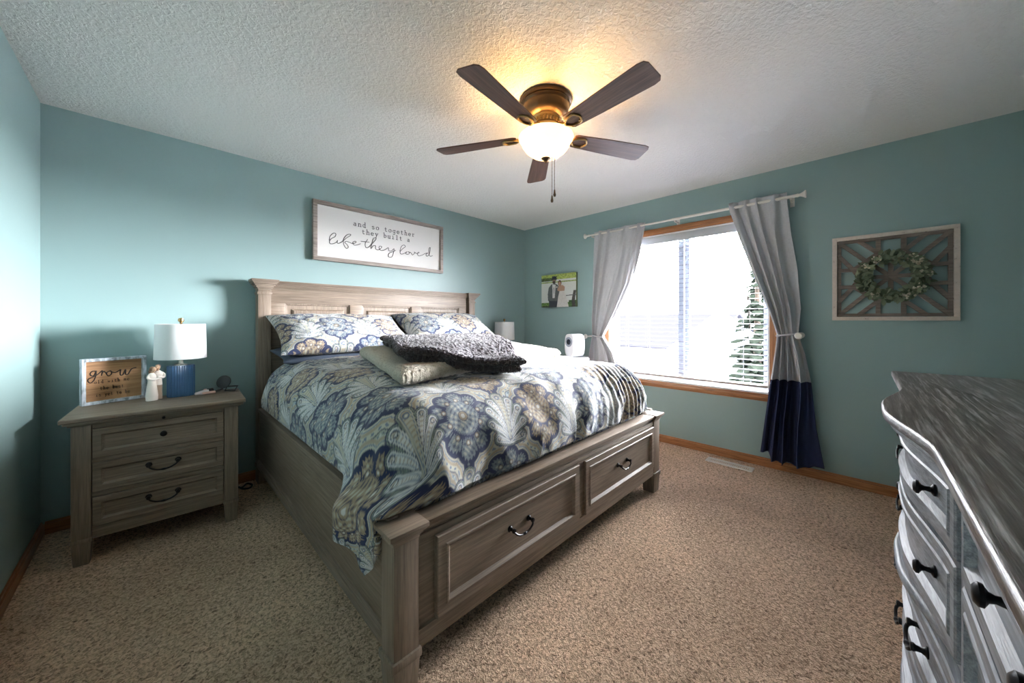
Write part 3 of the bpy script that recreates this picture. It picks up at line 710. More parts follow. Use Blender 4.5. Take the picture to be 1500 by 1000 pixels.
for k, (dz, th, q) in enumerate(((0, .020, [(1.36, -1.62), (1.84, -2.00), (2.48, -1.12), (1.62, -.84)]), (.036, .019, [(1.345, -1.60), (1.85, -2.03), (2.50, -1.08), (1.61, -.80)]))):
    o = throw('fold', '', q, th, dz, darkf if k == 0 else [darkf, plum_top], 71 + k * 9, dz_top, fz=.012); 
    if k == 1:
        me = o.data; n = len(me.polygons); nz = np.empty(n * 3, np.float32); me.polygons.foreach_get('normal', nz); ce = np.empty(n * 3, np.float32); me.polygons.foreach_get('center', ce)
        ce = ce.reshape(-1, 3); zt = dz_top(ce[:, 0], ce[:, 1]) + .036 + .0285
        me.polygons.foreach_set('material_index', (ce[:, 2] > zt).astype(np.int32))
    adopt(o, dt)

# ================================================================ NIGHTSTANDS
def nightstand(loc, rz, label, group='matching grey wood nightstands'):
    t = thing('nightstand', label, 'nightstand', loc, rz, group)
    w, d = .648, .41; X0, X1 = -w / 2, w / 2; Y0, Y1 = -d / 2, d / 2; pw = .066
    P = lambda n, b, m: part(n, b, m, t, True)
    P('cabinet', [(X0 + .02, X1 - .02, Y0 + .02, Y1 - .005, .125, .70), (X0 + pw, X1 - pw, Y0 + .012, Y0 + .03, .118, .178, .003), (X0 + pw, X1 - pw, Y0 + .006, Y0 + .03, .328, .35, .001), (X0 + pw, X1 - pw, Y0 + .006, Y0 + .03, .499, .521, .001)], gw['X'])
    bm = NB(); box(bm, X0 - .034, X1 + .034, Y0 - .034, Y1 + .012, .715, .737, .006, 3); box(bm, X0 - .024, X1 + .024, Y0 - .024, Y1 + .006, .702, .716, .005); box(bm, X0 - .010, X1 + .010, Y0 - .010, Y1, .692, .703, .004)
    obj('top', bm, gw['X'], t, True)
    for x0, x1 in ((X0, X0 + pw), (X1 - pw, X1)):
        for y0, y1 in ((Y0, Y0 + .06), (Y1 - .06, Y1)):
            bm = NB(); box(bm, x0, x1, y0, y1, .13, .695, .003); box(bm, x0 - .004, x1 + .004, y0 - .004, y1 + .004, .112, .134, .006); box(bm, x0 - .001, x1 + .001, y0 - .001, y1 + .001, 0, .114, .006, taper=.8)
            obj('leg', bm, gw['Z'], t, True)
    a, b = X0 + pw + .003, X1 - pw - .003
    tr = NB(); box(tr, a, b, Y0 + .006, Y0 + .03, .673, .692, .002); o = obj('pull_out_tray', tr, gw['X'], t, True); knob(o, 0, Y0 + .006, .682, -1, .007, .014, True)
    for i, (z0, z1) in enumerate(((.523, .669), (.353, .497), (.181, .326))):
        bm = NB(); framed(bm, a, b, z0, z1, [(0, Y0 + .02), (0, Y0 + .002), (.002, Y0), (.030, Y0), (.033, Y0 + .004), (.040, Y0 + .010), (.044, Y0 + .010)])
        o = obj('drawer', bm, gw['X'], t, True, smooth=False)
        if i == 0: knob(o, 0, Y0 + .010, (z0 + z1) / 2, -1, .014, .026, True)
        else: bail(o, 0, Y0 + .010, (z0 + z1) / 2 + .012, .115, -1, True)
    return t
NSR = math.radians(-3.0)
nightstand((.50, -.375, 0), NSR, 'grey wood nightstand with three drawers, left of the bed')
nightstand((3.50, -.30, 0), 0, 'grey wood nightstand under the small far lamp, right of the bed')
NT_Z = .737
# lamps
shade_m = mat('lamp_shade_linen', (.80, .80, .80), .8); 
_k = NT(shade_m); _t = _k.n('ShaderNodeBsdfTranslucent'); _t.inputs[0].default_value = (.8, .8, .8, 1); _m = _k.n('ShaderNodeMixShader'); _m.inputs[0].default_value = .3
_k.l(_k.b.outputs[0], _m.inputs[1]); _k.l(_t.outputs[0], _m.inputs[2]); _k.l(_m.outputs[0], shade_m.node_tree.nodes['Material Output'].inputs[0])
bluec = mat('blue_ceramic', (.045, .12, .25), .35); k_ = NT(bluec); k_.base(k_.ramp(k_.noise(k_.coords((1, 1, 1)), 6, 2), [(.3, (.035, .10, .22)), (.7, (.055, .14, .28))]))
def lamp(loc, label):
    t = thing('table_lamp', label, 'lamp', loc, 0, 'blue ribbed table lamps')
    n = 120; bm = bmesh.new(); rings = []
    for z, sc_ in ((0, .97), (.004, 1), (.186, 1), (.192, .97), (.192, .3)):
        R = []
        for i in range(n):
            a = 2 * PI * i / n; ca, sa = math.cos(a), math.sin(a); e = 3.4
            r = (abs(ca / .064) ** e + abs(sa / .05) ** e) ** (-1 / e) * (1 + .028 * math.cos(a * 30)) * sc_
            R.append(bm.verts.new((r * ca, r * sa, z)))
        rings.append(R)
    for A, B in zip(rings, rings[1:]):
        for i in range(n): bm.faces.new((A[i], A[(i + 1) % n], B[(i + 1) % n], B[i]))
    bm.faces.new(rings[0]); bm.faces.new(rings[-1]); obj('base', bm, bluec, t, True)
    bm = NB(); lathe(bm, [(.03, .190), (.03, .198), (.012, .202), (.010, .23), (.016, .232), (.016, .26), (.006, .262), (.004, .455)], 20); obj('stem', bm, steel, t, True)
    bm = NB(); rs = [(.124, .236), (.119, .452), (.117, .452), (.122, .236)]; lathe(bm, rs, 56, cap=False); lathe(bm, [(.122, .236), (.124, .236)], 56, cap=False)
    for a in range(3): tube(bm, [(0, 0, .440), (.117 * math.cos(a * 2.1), .117 * math.sin(a * 2.1), .447)], .0016, 6)
    obj('lamp_shade', bm, shade_m, t, True)
    bm = NB(); lathe(bm, [(.004, .45), (.007, .458), (.004, .463), (.012, .467), (.0155, .477), (.012, .488), (0, .492)], 20); obj('finial', bm, brass, t, True)
lamp((.572, -.235, NT_Z), 'table lamp with blue ribbed base and white drum shade, on the left nightstand')
lamp((3.49, -.16, NT_Z), 'table lamp with white drum shade, far right of the headboard')

# ================================================================ LETTERING
def strokes(bm, paths, fn, r, k=5, n=5, smooth=True):
    for p in paths:
        q = catmull(p, k) if (smooth and len(p) > 2) else p
        tube(bm, [fn(a) for a in q], r, n)
G = {  # typewriter glyphs, width .6, x-height .6
 'a': [[(.08, .52), (.2, .6), (.36, .58), (.42, .46), (.42, .08), (.5, 0)], [(.42, .34), (.2, .33), (.06, .18), (.14, .02), (.3, .02), (.42, .14)]],
 'b': [[(.02, 1), (.12, 1), (.12, 0)], [(.12, .45), (.26, .6), (.46, .52), (.5, .28), (.42, .05), (.24, 0), (.12, .12)]],
 'd': [[(.34, 1), (.44, 1), (.44, 0), (.54, 0)], [(.44, .45), (.3, .6), (.1, .52), (.06, .28), (.14, .05), (.32, 0), (.44, .12)]],
 'e': [[(.08, .32), (.5, .32), (.46, .5), (.28, .6), (.1, .5), (.06, .28), (.14, .06), (.32, 0), (.5, .1)]],
 'g': [[(.54, .58), (.44, .58), (.44, -.2), (.3, -.34), (.08, -.28)], [(.44, .45), (.28, .6), (.08, .5), (.08, .2), (.26, .06), (.44, .2)]],
 'h': [[(.02, 1), (.12, 1), (.12, 0)], [(.0, 0), (.22, 0)], [(.12, .42), (.28, .6), (.44, .52), (.46, .3), (.46, 0)], [(.36, 0), (.58, 0)]],
 'i': [[(.12, .6), (.28, .6), (.28, 0)], [(.08, 0), (.48, 0)], [(.26, .82), (.3, .84)]],
 'l': [[(.12, 1), (.28, 1), (.28, 0)], [(.08, 0), (.48, 0)]],
 'm': [[(.0, .58), (.06, .58), (.06, 0)], [(.06, .45), (.18, .6), (.28, .5), (.28, 0)], [(.28, .45), (.4, .6), (.5, .5), (.5, 0), (.56, 0)]],
 'n': [[(.02, .58), (.12, .58), (.12, 0)], [(.0, 0), (.22, 0)], [(.12, .42), (.28, .6), (.44, .52), (.46, .3), (.46, 0)], [(.36, 0), (.58, 0)]],
 'o': [[(.28, .6), (.1, .52), (.05, .3), (.1, .08), (.28, 0), (.46, .08), (.51, .3), (.46, .52), (.28, .6)]],
 'r': [[(.05, .58), (.17, .58), (.17, 0)], [(.05, 0), (.34, 0)], [(.17, .38), (.34, .58), (.5, .55)]],
 's': [[(.46, .5), (.3, .6), (.12, .54), (.12, .4), (.28, .32), (.46, .24), (.46, .08), (.28, 0), (.08, .08)]],
 't': [[(.2, .85), (.2, .15), (.3, 0), (.48, .08)], [(.06, .58), (.44, .58)]],
 'u': [[(.02, .58), (.12, .58), (.12, .15), (.24, 0), (.44, .12)], [(.36, .58), (.46, .58), (.46, 0), (.56, 0)]],
 'w': [[(.02, .58), (.14, 0), (.28, .5), (.42, 0), (.54, .58)]],
 'y': [[(.08, .58), (.28, .04)], [(.5, .58), (.28, .04), (.18, -.28), (.06, -.32)], [(.0, .58), (.18, .58)], [(.4, .58), (.58, .58)]],
}
def typed(bm, text, x0, x1, z, size, fn, r):
    adv = (x1 - x0) / len(text)
    for i, ch in enumerate(text):
        if ch in G:
            for p in G[ch]:
                pp = [(x0 + i * adv + a * adv * 1.25, z + b * size) for a, b in p]; strokes(bm, [pp], fn, r, 4, 4, smooth=ch in 'abdegnhmorsu')
# sign over bed
sx0, sx1, sz0, sz1 = 1.385, 2.672, 1.722, 2.228
sg = thing('framed_sign', 'long white sign in grey wood frame above the headboard', 'sign', ((sx0 + sx1) / 2, 0, sz0))
bm = NB(); f_ = .033
for b in ((sx0, sx1, sz0, sz0 + f_), (sx0, sx1, sz1 - f_, sz1)): box(bm, b[0], b[1], -.046, -.002, b[2], b[3], .002)
for b in ((sx0, sx0 + f_), (sx1 - f_, sx1)): box(bm, b[0], b[1], -.046, -.002, sz0 + f_, sz1 - f_, .002)
obj('frame', bm, wood('sign_frame_wood', (.17, .13, .11), (.30, .25, .22), (.40, .35, .31), 'X'), sg)
bm = NB(); box(bm, sx0 + f_, sx1 - f_, -.022, -.004, sz0 + f_, sz1 - f_); obj('board', bm, mat('sign_white', (.74, .72, .70), .7), sg, smooth=False)
Hs = homog([(165, 130), (1320, 375), (1315, 768), (165, 630)], [(sx0 + f_, sz1 - f_), (sx1 - f_, sz1 - f_), (sx1 - f_, sz0 + f_), (sx0 + f_, sz0 + f_)])
S1 = [[(280, 480), (290, 440), (320, 412), (342, 418), (335, 445), (300, 465), (283, 490), (290, 512), (320, 512), (350, 495), (358, 480), (355, 505), (375, 508), (405, 490), (440, 460), (480, 432), (475, 422), (450, 425), (420, 455), (412, 495), (420, 530), (440, 557), (458, 545), (445, 520), (425, 500), (440, 490), (470, 500), (500, 512), (530, 500), (522, 488), (500, 500), (512, 524), (540, 524), (572, 512)],
      [(638, 470), (616, 510), (620, 545), (640, 550), (672, 520), (716, 472), (712, 455), (690, 465), (676, 520), (668, 560), (690, 532), (712, 532), (712, 560), (735, 572), (762, 555), (770, 540), (750, 536), (745, 555), (765, 577), (800, 570), (832, 550), (836, 578), (860, 582), (886, 560), (880, 600), (862, 640), (832, 636), (836, 606), (870, 590), (902, 575)], [(575, 488), (655, 498)],
      [(940, 585), (955, 538), (980, 524), (992, 540), (965, 562), (942, 592), (955, 612), (985, 602), (1008, 588), (996, 606), (1018, 614), (1034, 598), (1016, 588), (1045, 598), (1060, 620), (1082, 600), (1076, 590), (1100, 606), (1122, 600), (1118, 592), (1106, 606), (1118, 628), (1150, 622), (1184, 604), (1205, 602), (1188, 614), (1196, 632), (1216, 618), (1226, 580), (1228, 546), (1216, 562), (1216, 605), (1228, 632), (1250, 626)]]
bm = NB(); fn = lambda p: (lambda q: (q[0], -.0235, q[1]))(Hs(p)); strokes(bm, S1, fn, .0026, 5, 5)
fz = lambda p: (p[0], -.0235, p[1])
for txt, a, b in (('and so together', (505, 325), (1092, 430)), ('they built a', (585, 405), (1045, 480))):
    A = Hs(a); B = Hs(b); z = (A[1] + B[1]) / 2 - .013
    typed(bm, txt, A[0], B[0], z, .043, fz, .0028)
obj('lettering', bm, mat('sign_ink', (.05, .05, .055), .7), sg)

# small framed sign "grow" on nightstand
fx, fy, fa = .172, -.245, math.radians(19)
fs = thing('framed_sign', 'small wood plaque in whitewashed frame on the left nightstand', 'sign', (fx, fy, NT_Z + .001), fa)
fw, fh, ft = .262, .258, .016; wf = mat('whitewashed_frame', (.5, .55, .6), .6); k_ = NT(wf); k_.base(k_.ramp(k_.noise(k_.coords((60, 60, 18)), 1, 4), [(.35, (.22, .25, .27)), (.5, (.52, .56, .62)), (.7, (.70, .74, .80))]))
bm = NB(); dpt = .04
for b in ((0, fw, 0, ft), (0, fw, fh - ft, fh)): box(bm, b[0], b[1], 0, dpt, b[2], b[3], .0015)
for b in ((0, ft), (fw - ft, fw)): box(bm, b[0], b[1], 0, dpt, ft, fh - ft, .0015)
obj('frame', bm, wf, fs, True)
bm = NB(); box(bm, ft, fw - ft, .024, .036, ft, fh - ft); obj('board', bm, wood('plaque_wood', (.26, .125, .05), (.42, .22, .10), (.50, .28, .135), 'X', wash=.2), fs, True, smooth=False)
Hg = homog([(145, 405), (600, 378), (605, 680), (150, 745)], [(ft, fh - ft), (fw - ft, fh - ft), (fw - ft, ft), (ft, ft)])
bm = NB(); fg = lambda p: (lambda q: (q[0], .0228, q[1]))(Hg(p))
for pth, rr in (([(238, 480), (210, 482), (193, 502), (205, 522), (228, 512), (240, 478), (238, 520), (222, 560), (195, 580), (174, 565), (182, 545), (225, 525), (258, 505), (283, 482), (290, 480), (284, 520)], .0026), ([(284, 512), (300, 484), (315, 492), (325, 505)], .0026), ([(352, 480), (328, 492), (328, 512), (345, 520), (364, 505), (362, 484), (350, 480), (372, 490), (400, 492), (436, 470)], .0026), ([(438, 468), (436, 512), (456, 512), (476, 470), (478, 508), (498, 506), (524, 466), (560, 455)], .003)):
    strokes(bm, [pth], fg, rr, 5, 6)
fgz = lambda p: (p[0], .0228, p[1])
for txt, a, b in (('old with me', (225, 575), (515, 552)), ('the best', (275, 630), (470, 605)), ('is yet to be', (240, 690), (520, 648))):
    A = Hg(a); B = Hg(b); typed(bm, txt, A[0], B[0], (A[1] + B[1]) / 2 - .006, .019, fgz, .0011)
obj('lettering', bm, mat('plaque_ink', (.03, .018, .012), .7), fs, True)

# figurine of an embracing couple
fg_ = thing('figurine', 'small carved figurine of an embracing couple beside the lamp', 'figurine', (.452, -.295, NT_Z), math.radians(20))
def fused(name, m, fnb, vox=.0022):
    bm = NB(); fnb(bm); o = obj(name, bm, m, fg_, True); r = o.modifiers.new('fuse', 'REMESH'); r.mode = 'VOXEL'; r.voxel_size = vox; r.use_smooth_shade = True
    return o
def ell(bm, c, r, n=12):
    t = bmesh.new(); bmesh.ops.create_uvsphere(t, u_segments=n, v_segments=n, radius=1); t.transform(Matrix.Translation(c) @ Matrix.Diagonal((*r, 1))); merge(bm, t)
cream_s = mat('carved_cream', (.72, .66, .60), .7); tan_s = mat('carved_tan', (.34, .25, .18), .7); skin_s = mat('carved_skin', (.50, .33, .22), .7); hair_s = mat('carved_hair', (.16, .09, .055), .7)
fused('woman_dress', cream_s, lambda b: (lathe(b, [(.0, 0), (.026, .001), (.027, .03), (.022, .08), (.017, .115), (.019, .140), (.016, .155), (.008, .163), (0, .165)], 24, Matrix.Translation((-.012, -.006, 0))), tube(b, catmull([(-.027, -.010, .150), (-.034, -.018, .135), (-.018, -.028, .126), (.012, -.024, .130), (.026, -.012, .138)], 4), .0062, 8)))
fused('man_body', tan_s, lambda b: (lathe(b, [(0, 0), (.013, .001), (.011, .05), (.012, .09), (0, .1)], 16, Matrix.Translation((.014, .006, 0))), lathe(b, [(0, 0), (.012, .001), (.010, .05), (.011, .09), (0, .1)], 16, Matrix.Translation((.030, .010, 0)))))
fused('man_shirt', cream_s, lambda b: (lathe(b, [(.0, .085), (.020, .087), (.018, .12), (.021, .155), (.014, .170), (.006, .176), (0, .18)], 20, Matrix.Translation((.020, .008, 0))), tube(b, catmull([(.036, .006, .162), (.047, -.002, .145), (.034, -.016, .132), (.006, -.026, .140)], 4), .0065, 8)))
fused('head', skin_s, lambda b: (ell(b, (-.004, -.010, .183), (.0115, .012, .0145)), ell(b, (.016, .000, .194), (.012, .0125, .015)), tube(b, [(-.010, -.006, .158), (-.006, -.008, .176)], .006, 8), tube(b, [(.02, .006, .17), (.017, .002, .185)], .0065, 8), ell(b, (-.004, -.021, .181), (.002, .003, .003)), ell(b, (.010, -.011, .192), (.002, .003, .003))), .0015)
fused('hair', hair_s, lambda b: (ell(b, (-.010, -.004, .188), (.0125, .0125, .014)), ell(b, (-.017, .0, .172), (.008, .009, .016)), ell(b, (.019, .004, .200), (.0125, .0125, .0115))), .0015)

# beauty items
bt = thing('makeup_brush', 'pink handled makeup brush lying next to the lamp base', 'brush', (.69, -.265, NT_Z)); zz = NT_Z
bm = NB(); tube(bm, [(.635, -.30, zz + .010), (.665, -.288, zz + .012), (.700, -.272, zz + .014)], [.008, .013, .014], 14); obj('bristles', bm, mat('pale_bristle', (.75, .66, .66), .9), bt)
bm = NB(); tube(bm, [(.698, -.273, zz + .0165), (.722, -.262, zz + .0165)], .0155, 16); obj('ferrule', bm, mat('black_plastic'), bt)
bt2 = NB(); box(bt2, .668, .735, -.305, -.275, zz + .001, zz + .016, .006, 3); tag(obj('compact_case', bt2, mat('peach_plastic', (.80, .50, .42), .4)), 'peach pink cosmetic case lying in front of the makeup brush', 'cosmetic case')
bt4 = NB(); box(bt4, .68, .72, -.235, -.215, zz + .001, zz + .024, .006, 3); tag(obj('lotion_tube', bt4, mat('peach_plastic')), 'pale pink tube lying behind the makeup brush', 'tube')
mt = thing('hand_mirror', 'black round folding mirror standing on the nightstand corner', 'mirror', (.79, -.25, NT_Z))
MM = Matrix.Translation((.782, -.245, zz + .062)) @ Matrix.Rotation(math.radians(-38), 4, 'Z') @ Matrix.Rotation(math.radians(72), 4, 'X')
bm = NB(); lathe(bm, [(0, -.004), (.040, -.004), (.043, -.002), (.043, .004), (.040, .006), (0, .006)], 36, MM); obj('mirror_disc', bm, mat('black_plastic'), mt)
bm = NB()
tube(bm, [(.775, -.268, zz + .022), (.748, -.272, zz + .012), (.735, -.276, zz + .009)], .0065, 8)
lp = [(.785, -.275, zz + .007), (.835, -.305, zz + .008), (.852, -.275, zz + .03), (.80, -.248, zz + .03)]
tube(bm, lp, .005, 8, True); obj('stand', bm, mat('black_plastic'), mt)

# ================================================================ DEVICE ON A STOOL
st = thing('stool', 'small white round stool behind the far side of the bed', 'stool', (3.70, -1.05, 0))
bm = NB(); lathe(bm, [(0, .77), (.15, .77), (.16, .78), (.16, .80), (.15, .81), (0, .81)], 32, Matrix.Translation((3.70, -1.05, 0))); obj('seat', bm, white_p, st)
for a in range(4): bm = NB(); tube(bm, [(3.70 + .10 * math.cos(a * PI / 2 + .8), -1.05 + .10 * math.sin(a * PI / 2 + .8), .77), (3.70 + .15 * math.cos(a * PI / 2 + .8), -1.05 + .15 * math.sin(a * PI / 2 + .8), 0)], .012, 8); obj('leg', bm, white_p, st)
dv = thing('sound_machine', 'white rounded speaker with dark round eye beside the left curtain', 'speaker', (3.70, -1.05, .811), math.radians(-12))
hw_, hh_ = .075, .125; poly = []
for i in range(48):
    a = 2 * PI * i / 48; e = 3.2; ca, sa = math.cos(a), math.sin(a); r = (abs(ca / hw_) ** e + abs(sa / hh_) ** e) ** (-1 / e); poly.append((r * ca, r * sa))
MX = Matrix(((0, 0, 1, 0), (1, 0, 0, 0), (0, 1, 0, hh_ + .002), (0, 0, 0, 1)))
bm = NB(); prism(bm, poly, -.085, .085, MX, .014); obj('body', bm, mat('white_plastic', (.74, .73, .76), .35), dv, True)
bm = NB(); lathe(bm, [(.052, 0), (.054, .004), (.048, .006), (.045, .002)], 36, Matrix.Translation((-.085, 0, .165)) @ Matrix.Rotation(-PI / 2, 4, 'Y')); obj('ring', bm, mat('grey_ring', (.25, .27, .32), .4), dv, True)
bm = NB(); lathe(bm, [(.030, .001), (.030, .006), (.015, .011), (0, .012)], 30, Matrix.Translation((-.085, 0, .165)) @ Matrix.Rotation(-PI / 2, 4, 'Y')); obj('lens', bm, mat('dark_lens', (.01, .015, .03), .12), dv, True)
bm = NB(); box(bm, -.01, .025, -.0765, -.073, .045, .065, .001); obj('badge', bm, mat('grey_ring'), dv, True)

# ================================================================ CANVAS PRINT
def canvas():
    y0, y1, z0, z1 = -.332, -.868, 1.375, 1.787; xf = W - .032
    t = thing('canvas_print', 'canvas photo print of a bride and groom by the room corner', 'picture', (W, (y0 + y1) / 2, z0))
    bm = NB(); box(bm, xf + .001, W - .001, y1, y0, z0, z1, .002); obj('canvas', bm, mat('canvas_edge', (.13, .16, .08), .8), t)
    nu, nv = 200, 160; U, V = np.meshgrid(np.linspace(0, 1, nu), np.linspace(0, 1, nv), indexing='ij'); u = U.ravel(); v = V.ravel()  # u left->right, v up
    col = np.ones((u.size, 3)) * np.array([.62, .63, .60])
    def put(mask, c, n=.0): 
        c = np.array(c)[None] * (1 + n * vnoise(u, v, 40, 3)[:, None]); col[mask] = c[mask] if n else c[0]
    put(v > .84, (.34, .42, .10), .8); put((v > .80) & (v < .90) & (u < .45), (.10, .14, .05), 1.2); put((v > .745) & (v < .78), (.30, .38, .12), .9); put((v < .14), (.12, .22, .05), 1.2); put((v < .05), (.06, .09, .04), 1)
    put((v < .2) & (u > .8), (.07, .14, .04), 1); put((np.abs(u - .945 + .02 * np.sin(9 * v)) < .02 + .03 * (1 - v)) & (v < .48), (.06, .05, .045), .6)
    put((np.abs(v - (.34 + .03 * (u - .8))) < .012) & (u > .7), (.08, .08, .08))
    inp = lambda P_: _inpoly(u, v, P_)
    put(inp([(.24, 0), (.50, 0), (.50, .25), (.22, .25)]), (.045, .05, .065))           # trousers
    put(inp([(.20, .20), (.54, .18), (.56, .5), (.50, .66), (.42, .72), (.30, .70), (.22, .60), (.19, .4)]), (.11, .12, .125), .3)   # jacket
    put(inp([(.335, .28), (.40, .28), (.43, .68), (.33, .70)]), (.60, .60, .60))
    put(inp([(.36, .60), (.39, .60), (.385, .42), (.365, .42)]), (.3, .3, .3))
    put(inp([(.46, 0), (.80, 0), (.72, .35), (.66, .48), (.54, .48), (.50, .3)]), (.60, .57, .54), .15)   # dress
    put(inp([(.50, .48), (.68, .48), (.69, .60), (.62, .66), (.52, .64), (.47, .52)]), (.42, .25, .17))
    put(((u - .38) / .045) ** 2 + ((v - .79) / .075) ** 2 < 1, (.22, .13, .09)); put(((u - .38) / .046) ** 2 + ((v - .755) / .04) ** 2 < 1, (.05, .03, .025))
    put(inp([(.32, .86), (.45, .86), (.46, .96), (.42, .93), (.385, .955), (.35, .93), (.33, .97)]), (.02, .025, .035)); put((np.abs(v - .855) < .014) & (np.abs(u - .385) < .085), (.02, .025, .035))
    put(((u - .545) / .05) ** 2 + ((v - .72) / .09) ** 2 < 1, (.08, .04, .03)); put(((u - .545) / .034) ** 2 + ((v - .70) / .065) ** 2 < 1, (.40, .23, .15))
    put((np.abs(u - .46) < .02) & (np.abs(v - .605) < .02), (.62, .6, .55))
    P = np.stack([np.full(u.size, xf), y0 + (y1 - y0) * u, z0 + (z1 - z0) * v], -1)
    np_mesh('printed_photo', P, gridfaces(nu, nv, flip=True), vcol('photo_print', .5), t, col)
def _inpoly(x, y, P):
    ins = np.zeros(x.shape, bool); n = len(P)
    for i in range(n):
        (ax, ay), (bx_, by_) = P[i], P[(i + 1) % n]
        c = ((ay > y) != (by_ > y)) & (x < (bx_ - ax) * (y - ay) / (by_ - ay + 1e-12) + ax); ins ^= c
    return ins
canvas()

# ================================================================ WALL ART AND WREATH
ay0, ay1, az0, az1 = -3.136, -3.732, 1.211, 1.818
art = thing('wall_art', 'distressed white window frame with brown wooden lattice on the right wall', 'wall art', (W, (ay0 + ay1) / 2, az0))
fm = mat('distressed_white', (.56, .48, .42), .7); k_ = NT(fm); k_.base(k_.ramp(k_.noise(k_.coords((40, 40, 40)), 1, 6, .7), [(.30, (.20, .14, .10)), (.38, (.55, .47, .41)), (.8, (.66, .57, .50))]))
bm = NB(); e = .026
for b in ((ay1, ay0, az0, az0 + e), (ay1, ay0, az1 - e, az1)): box(bm, W - .028, W - .001, b[0], b[1], b[2], b[3], .002)
for b in ((ay1, ay1 + e), (ay0 - e, ay0)): box(bm, W - .028, W - .001, b[0], b[1], az0 + e, az1 - e, .002)
obj('frame', bm, fm, art)
bm = NB(); cy, cz = (ay0 + ay1) / 2, (az0 + az1) / 2; hw2, hh2 = (ay0 - ay1) / 2 - e, (az1 - az0) / 2 - e
nb_ = [0]
def bar(a, b, w=.026):
    A = Vector((0, cy - a[0] * hw2, cz + a[1] * hh2)); B = Vector((0, cy - b[0] * hw2, cz + b[1] * hh2)); d = B - A; L = d.length
    M = Matrix.Translation((W - .013, A.y, A.z)) @ Matrix.Rotation(math.atan2(d.z, d.y), 4, 'X'); nb_[0] += 1; q = .00025 * nb_[0]; box(bm, -.003 - q, .005, -.004, L + .004, -w / 2, w / 2, .0008, 1, M)
for s in (-1, 1):
    bar((-1, s * .955), (1, s * .955), .022); bar((s * .955, -1), (s * .955, 1), .022)
    for q in (-1, 1):
        bar((s * .22, q * .95), (s * .22, q * .60)); bar((s * .95, q * .22), (s * .68, q * .22))
        bar((s * .97, q * .97), (s * .44, q * .42)); bar((s * .60, q * .97), (s * .22, q * .60)); bar((s * .97, q * .62), (s * .68, q * .22))
        bar((s * .22, q * .60), (0, q * .50)); bar((s * .22, q * .60), (s * .44, q * .42)); bar((s * .44, q * .42), (s * .68, q * .22)); bar((s * .68, q * .22), (s * .56, 0))
    bar((0, 0), (0, s * .50)); bar((0, 0), (s * .56, 0)); bar((0, 0), (s * .44, .42)); bar((0, 0), (s * .44, -.42))
obj('lattice', bm, wood('lattice_wood', (.12, .09, .072), (.19, .15, .125), (.25, .20, .17), 'Y'), art)
wr = thing('wreath', 'green leafy wreath with small white blossoms hung on the wooden lattice', 'wreath', (W - .05, cy - .005, cz - .005))
rw = .150; wx_ = W - .052
def wp(a, r=rw, x=0): return Vector((wx_ + x, cy - .005 + r * math.cos(a), cz - .005 + r * math.sin(a) * .95))
bm = NB()
for q in range(3): tube(bm, [wp(2 * PI * i / 60, rw + .006 * math.sin(i * .9 + q * 2), .006 * math.cos(i * .7 + q * 2)) for i in range(60)], .0035, 6, True)
obj('twig_ring', bm, bark, wr)
rn = random.Random(5)
def leaf(bm, c, d, nrm, L, w):
    s = d.cross(nrm).normalized(); t = bmesh.new(); pts = []
    prof = [(0, .05), (.25, .8), (.5, 1), (.78, .7), (1, .05)]
    A = [t.verts.new(c + d * L * u + s * w * v + nrm * (.18 * w * v - L * .22 * u * u)) for u, v in prof]; B = [t.verts.new(c + d * L * u - s * w * v + nrm * (.18 * w * v - L * .22 * u * u)) for u, v in prof]; Cc = [t.verts.new(c + d * L * u - nrm * (L * .22 * u * u)) for u, v in prof]
    for i in range(4): t.faces.new((A[i], A[i + 1], Cc[i + 1], Cc[i])); t.faces.new((Cc[i], Cc[i + 1], B[i + 1], B[i]))
    merge(bm, t)
bms = [NB(), NB()]
for i in range(520):
    a = rn.random() * 2 * PI; c = wp(a, rw + rn.uniform(-.042, .018), rn.uniform(-.035, .012)); tang = Vector((0, -math.sin(a), math.cos(a))); rad = Vector((0, math.cos(a), math.sin(a)))
    d = (tang * rn.uniform(-.4, 1) + rad * rn.uniform(-.9, 1) + Vector((rn.uniform(-.9, .2), 0, 0))).normalized(); nr = (Vector((-1, 0, 0)) + Vector((rn.uniform(-.6, .6), rn.uniform(-.6, .6), rn.uniform(-.6, .6)))).normalized()
    nr = (nr - d * nr.dot(d)).normalized(); leaf(bms[i % 2], c, d, nr, rn.uniform(.028, .048), rn.uniform(.009, .015))
o = obj('leaves', bms[0], mat('eucalyptus_leaf', (.20, .24, .15), .6), wr); o['kind'] = 'stuff'; o = obj('leaves', bms[1], mat('dark_leaf', (.09, .125, .07), .6), wr); o['kind'] = 'stuff'
for a in (2.45, 3.05, 1.05, 2.0, 3.75, 4.2, .55, 5.3):
    bm = NB()
    for j in range(26 if a in (3.75, 2.45, 4.2) else 14):
        c = wp(a + rn.uniform(-.17, .17), rw + rn.uniform(-.025, .025), -.03 + rn.uniform(-.012, .01)); t = bmesh.new(); bmesh.ops.create_icosphere(t, subdivisions=1, radius=rn.uniform(.004, .008)); t.transform(Matrix.Translation(c)); merge(bm, t)
    obj('blossom', bm, mat('cream_blossom', (.62, .56, .44), .8), wr)

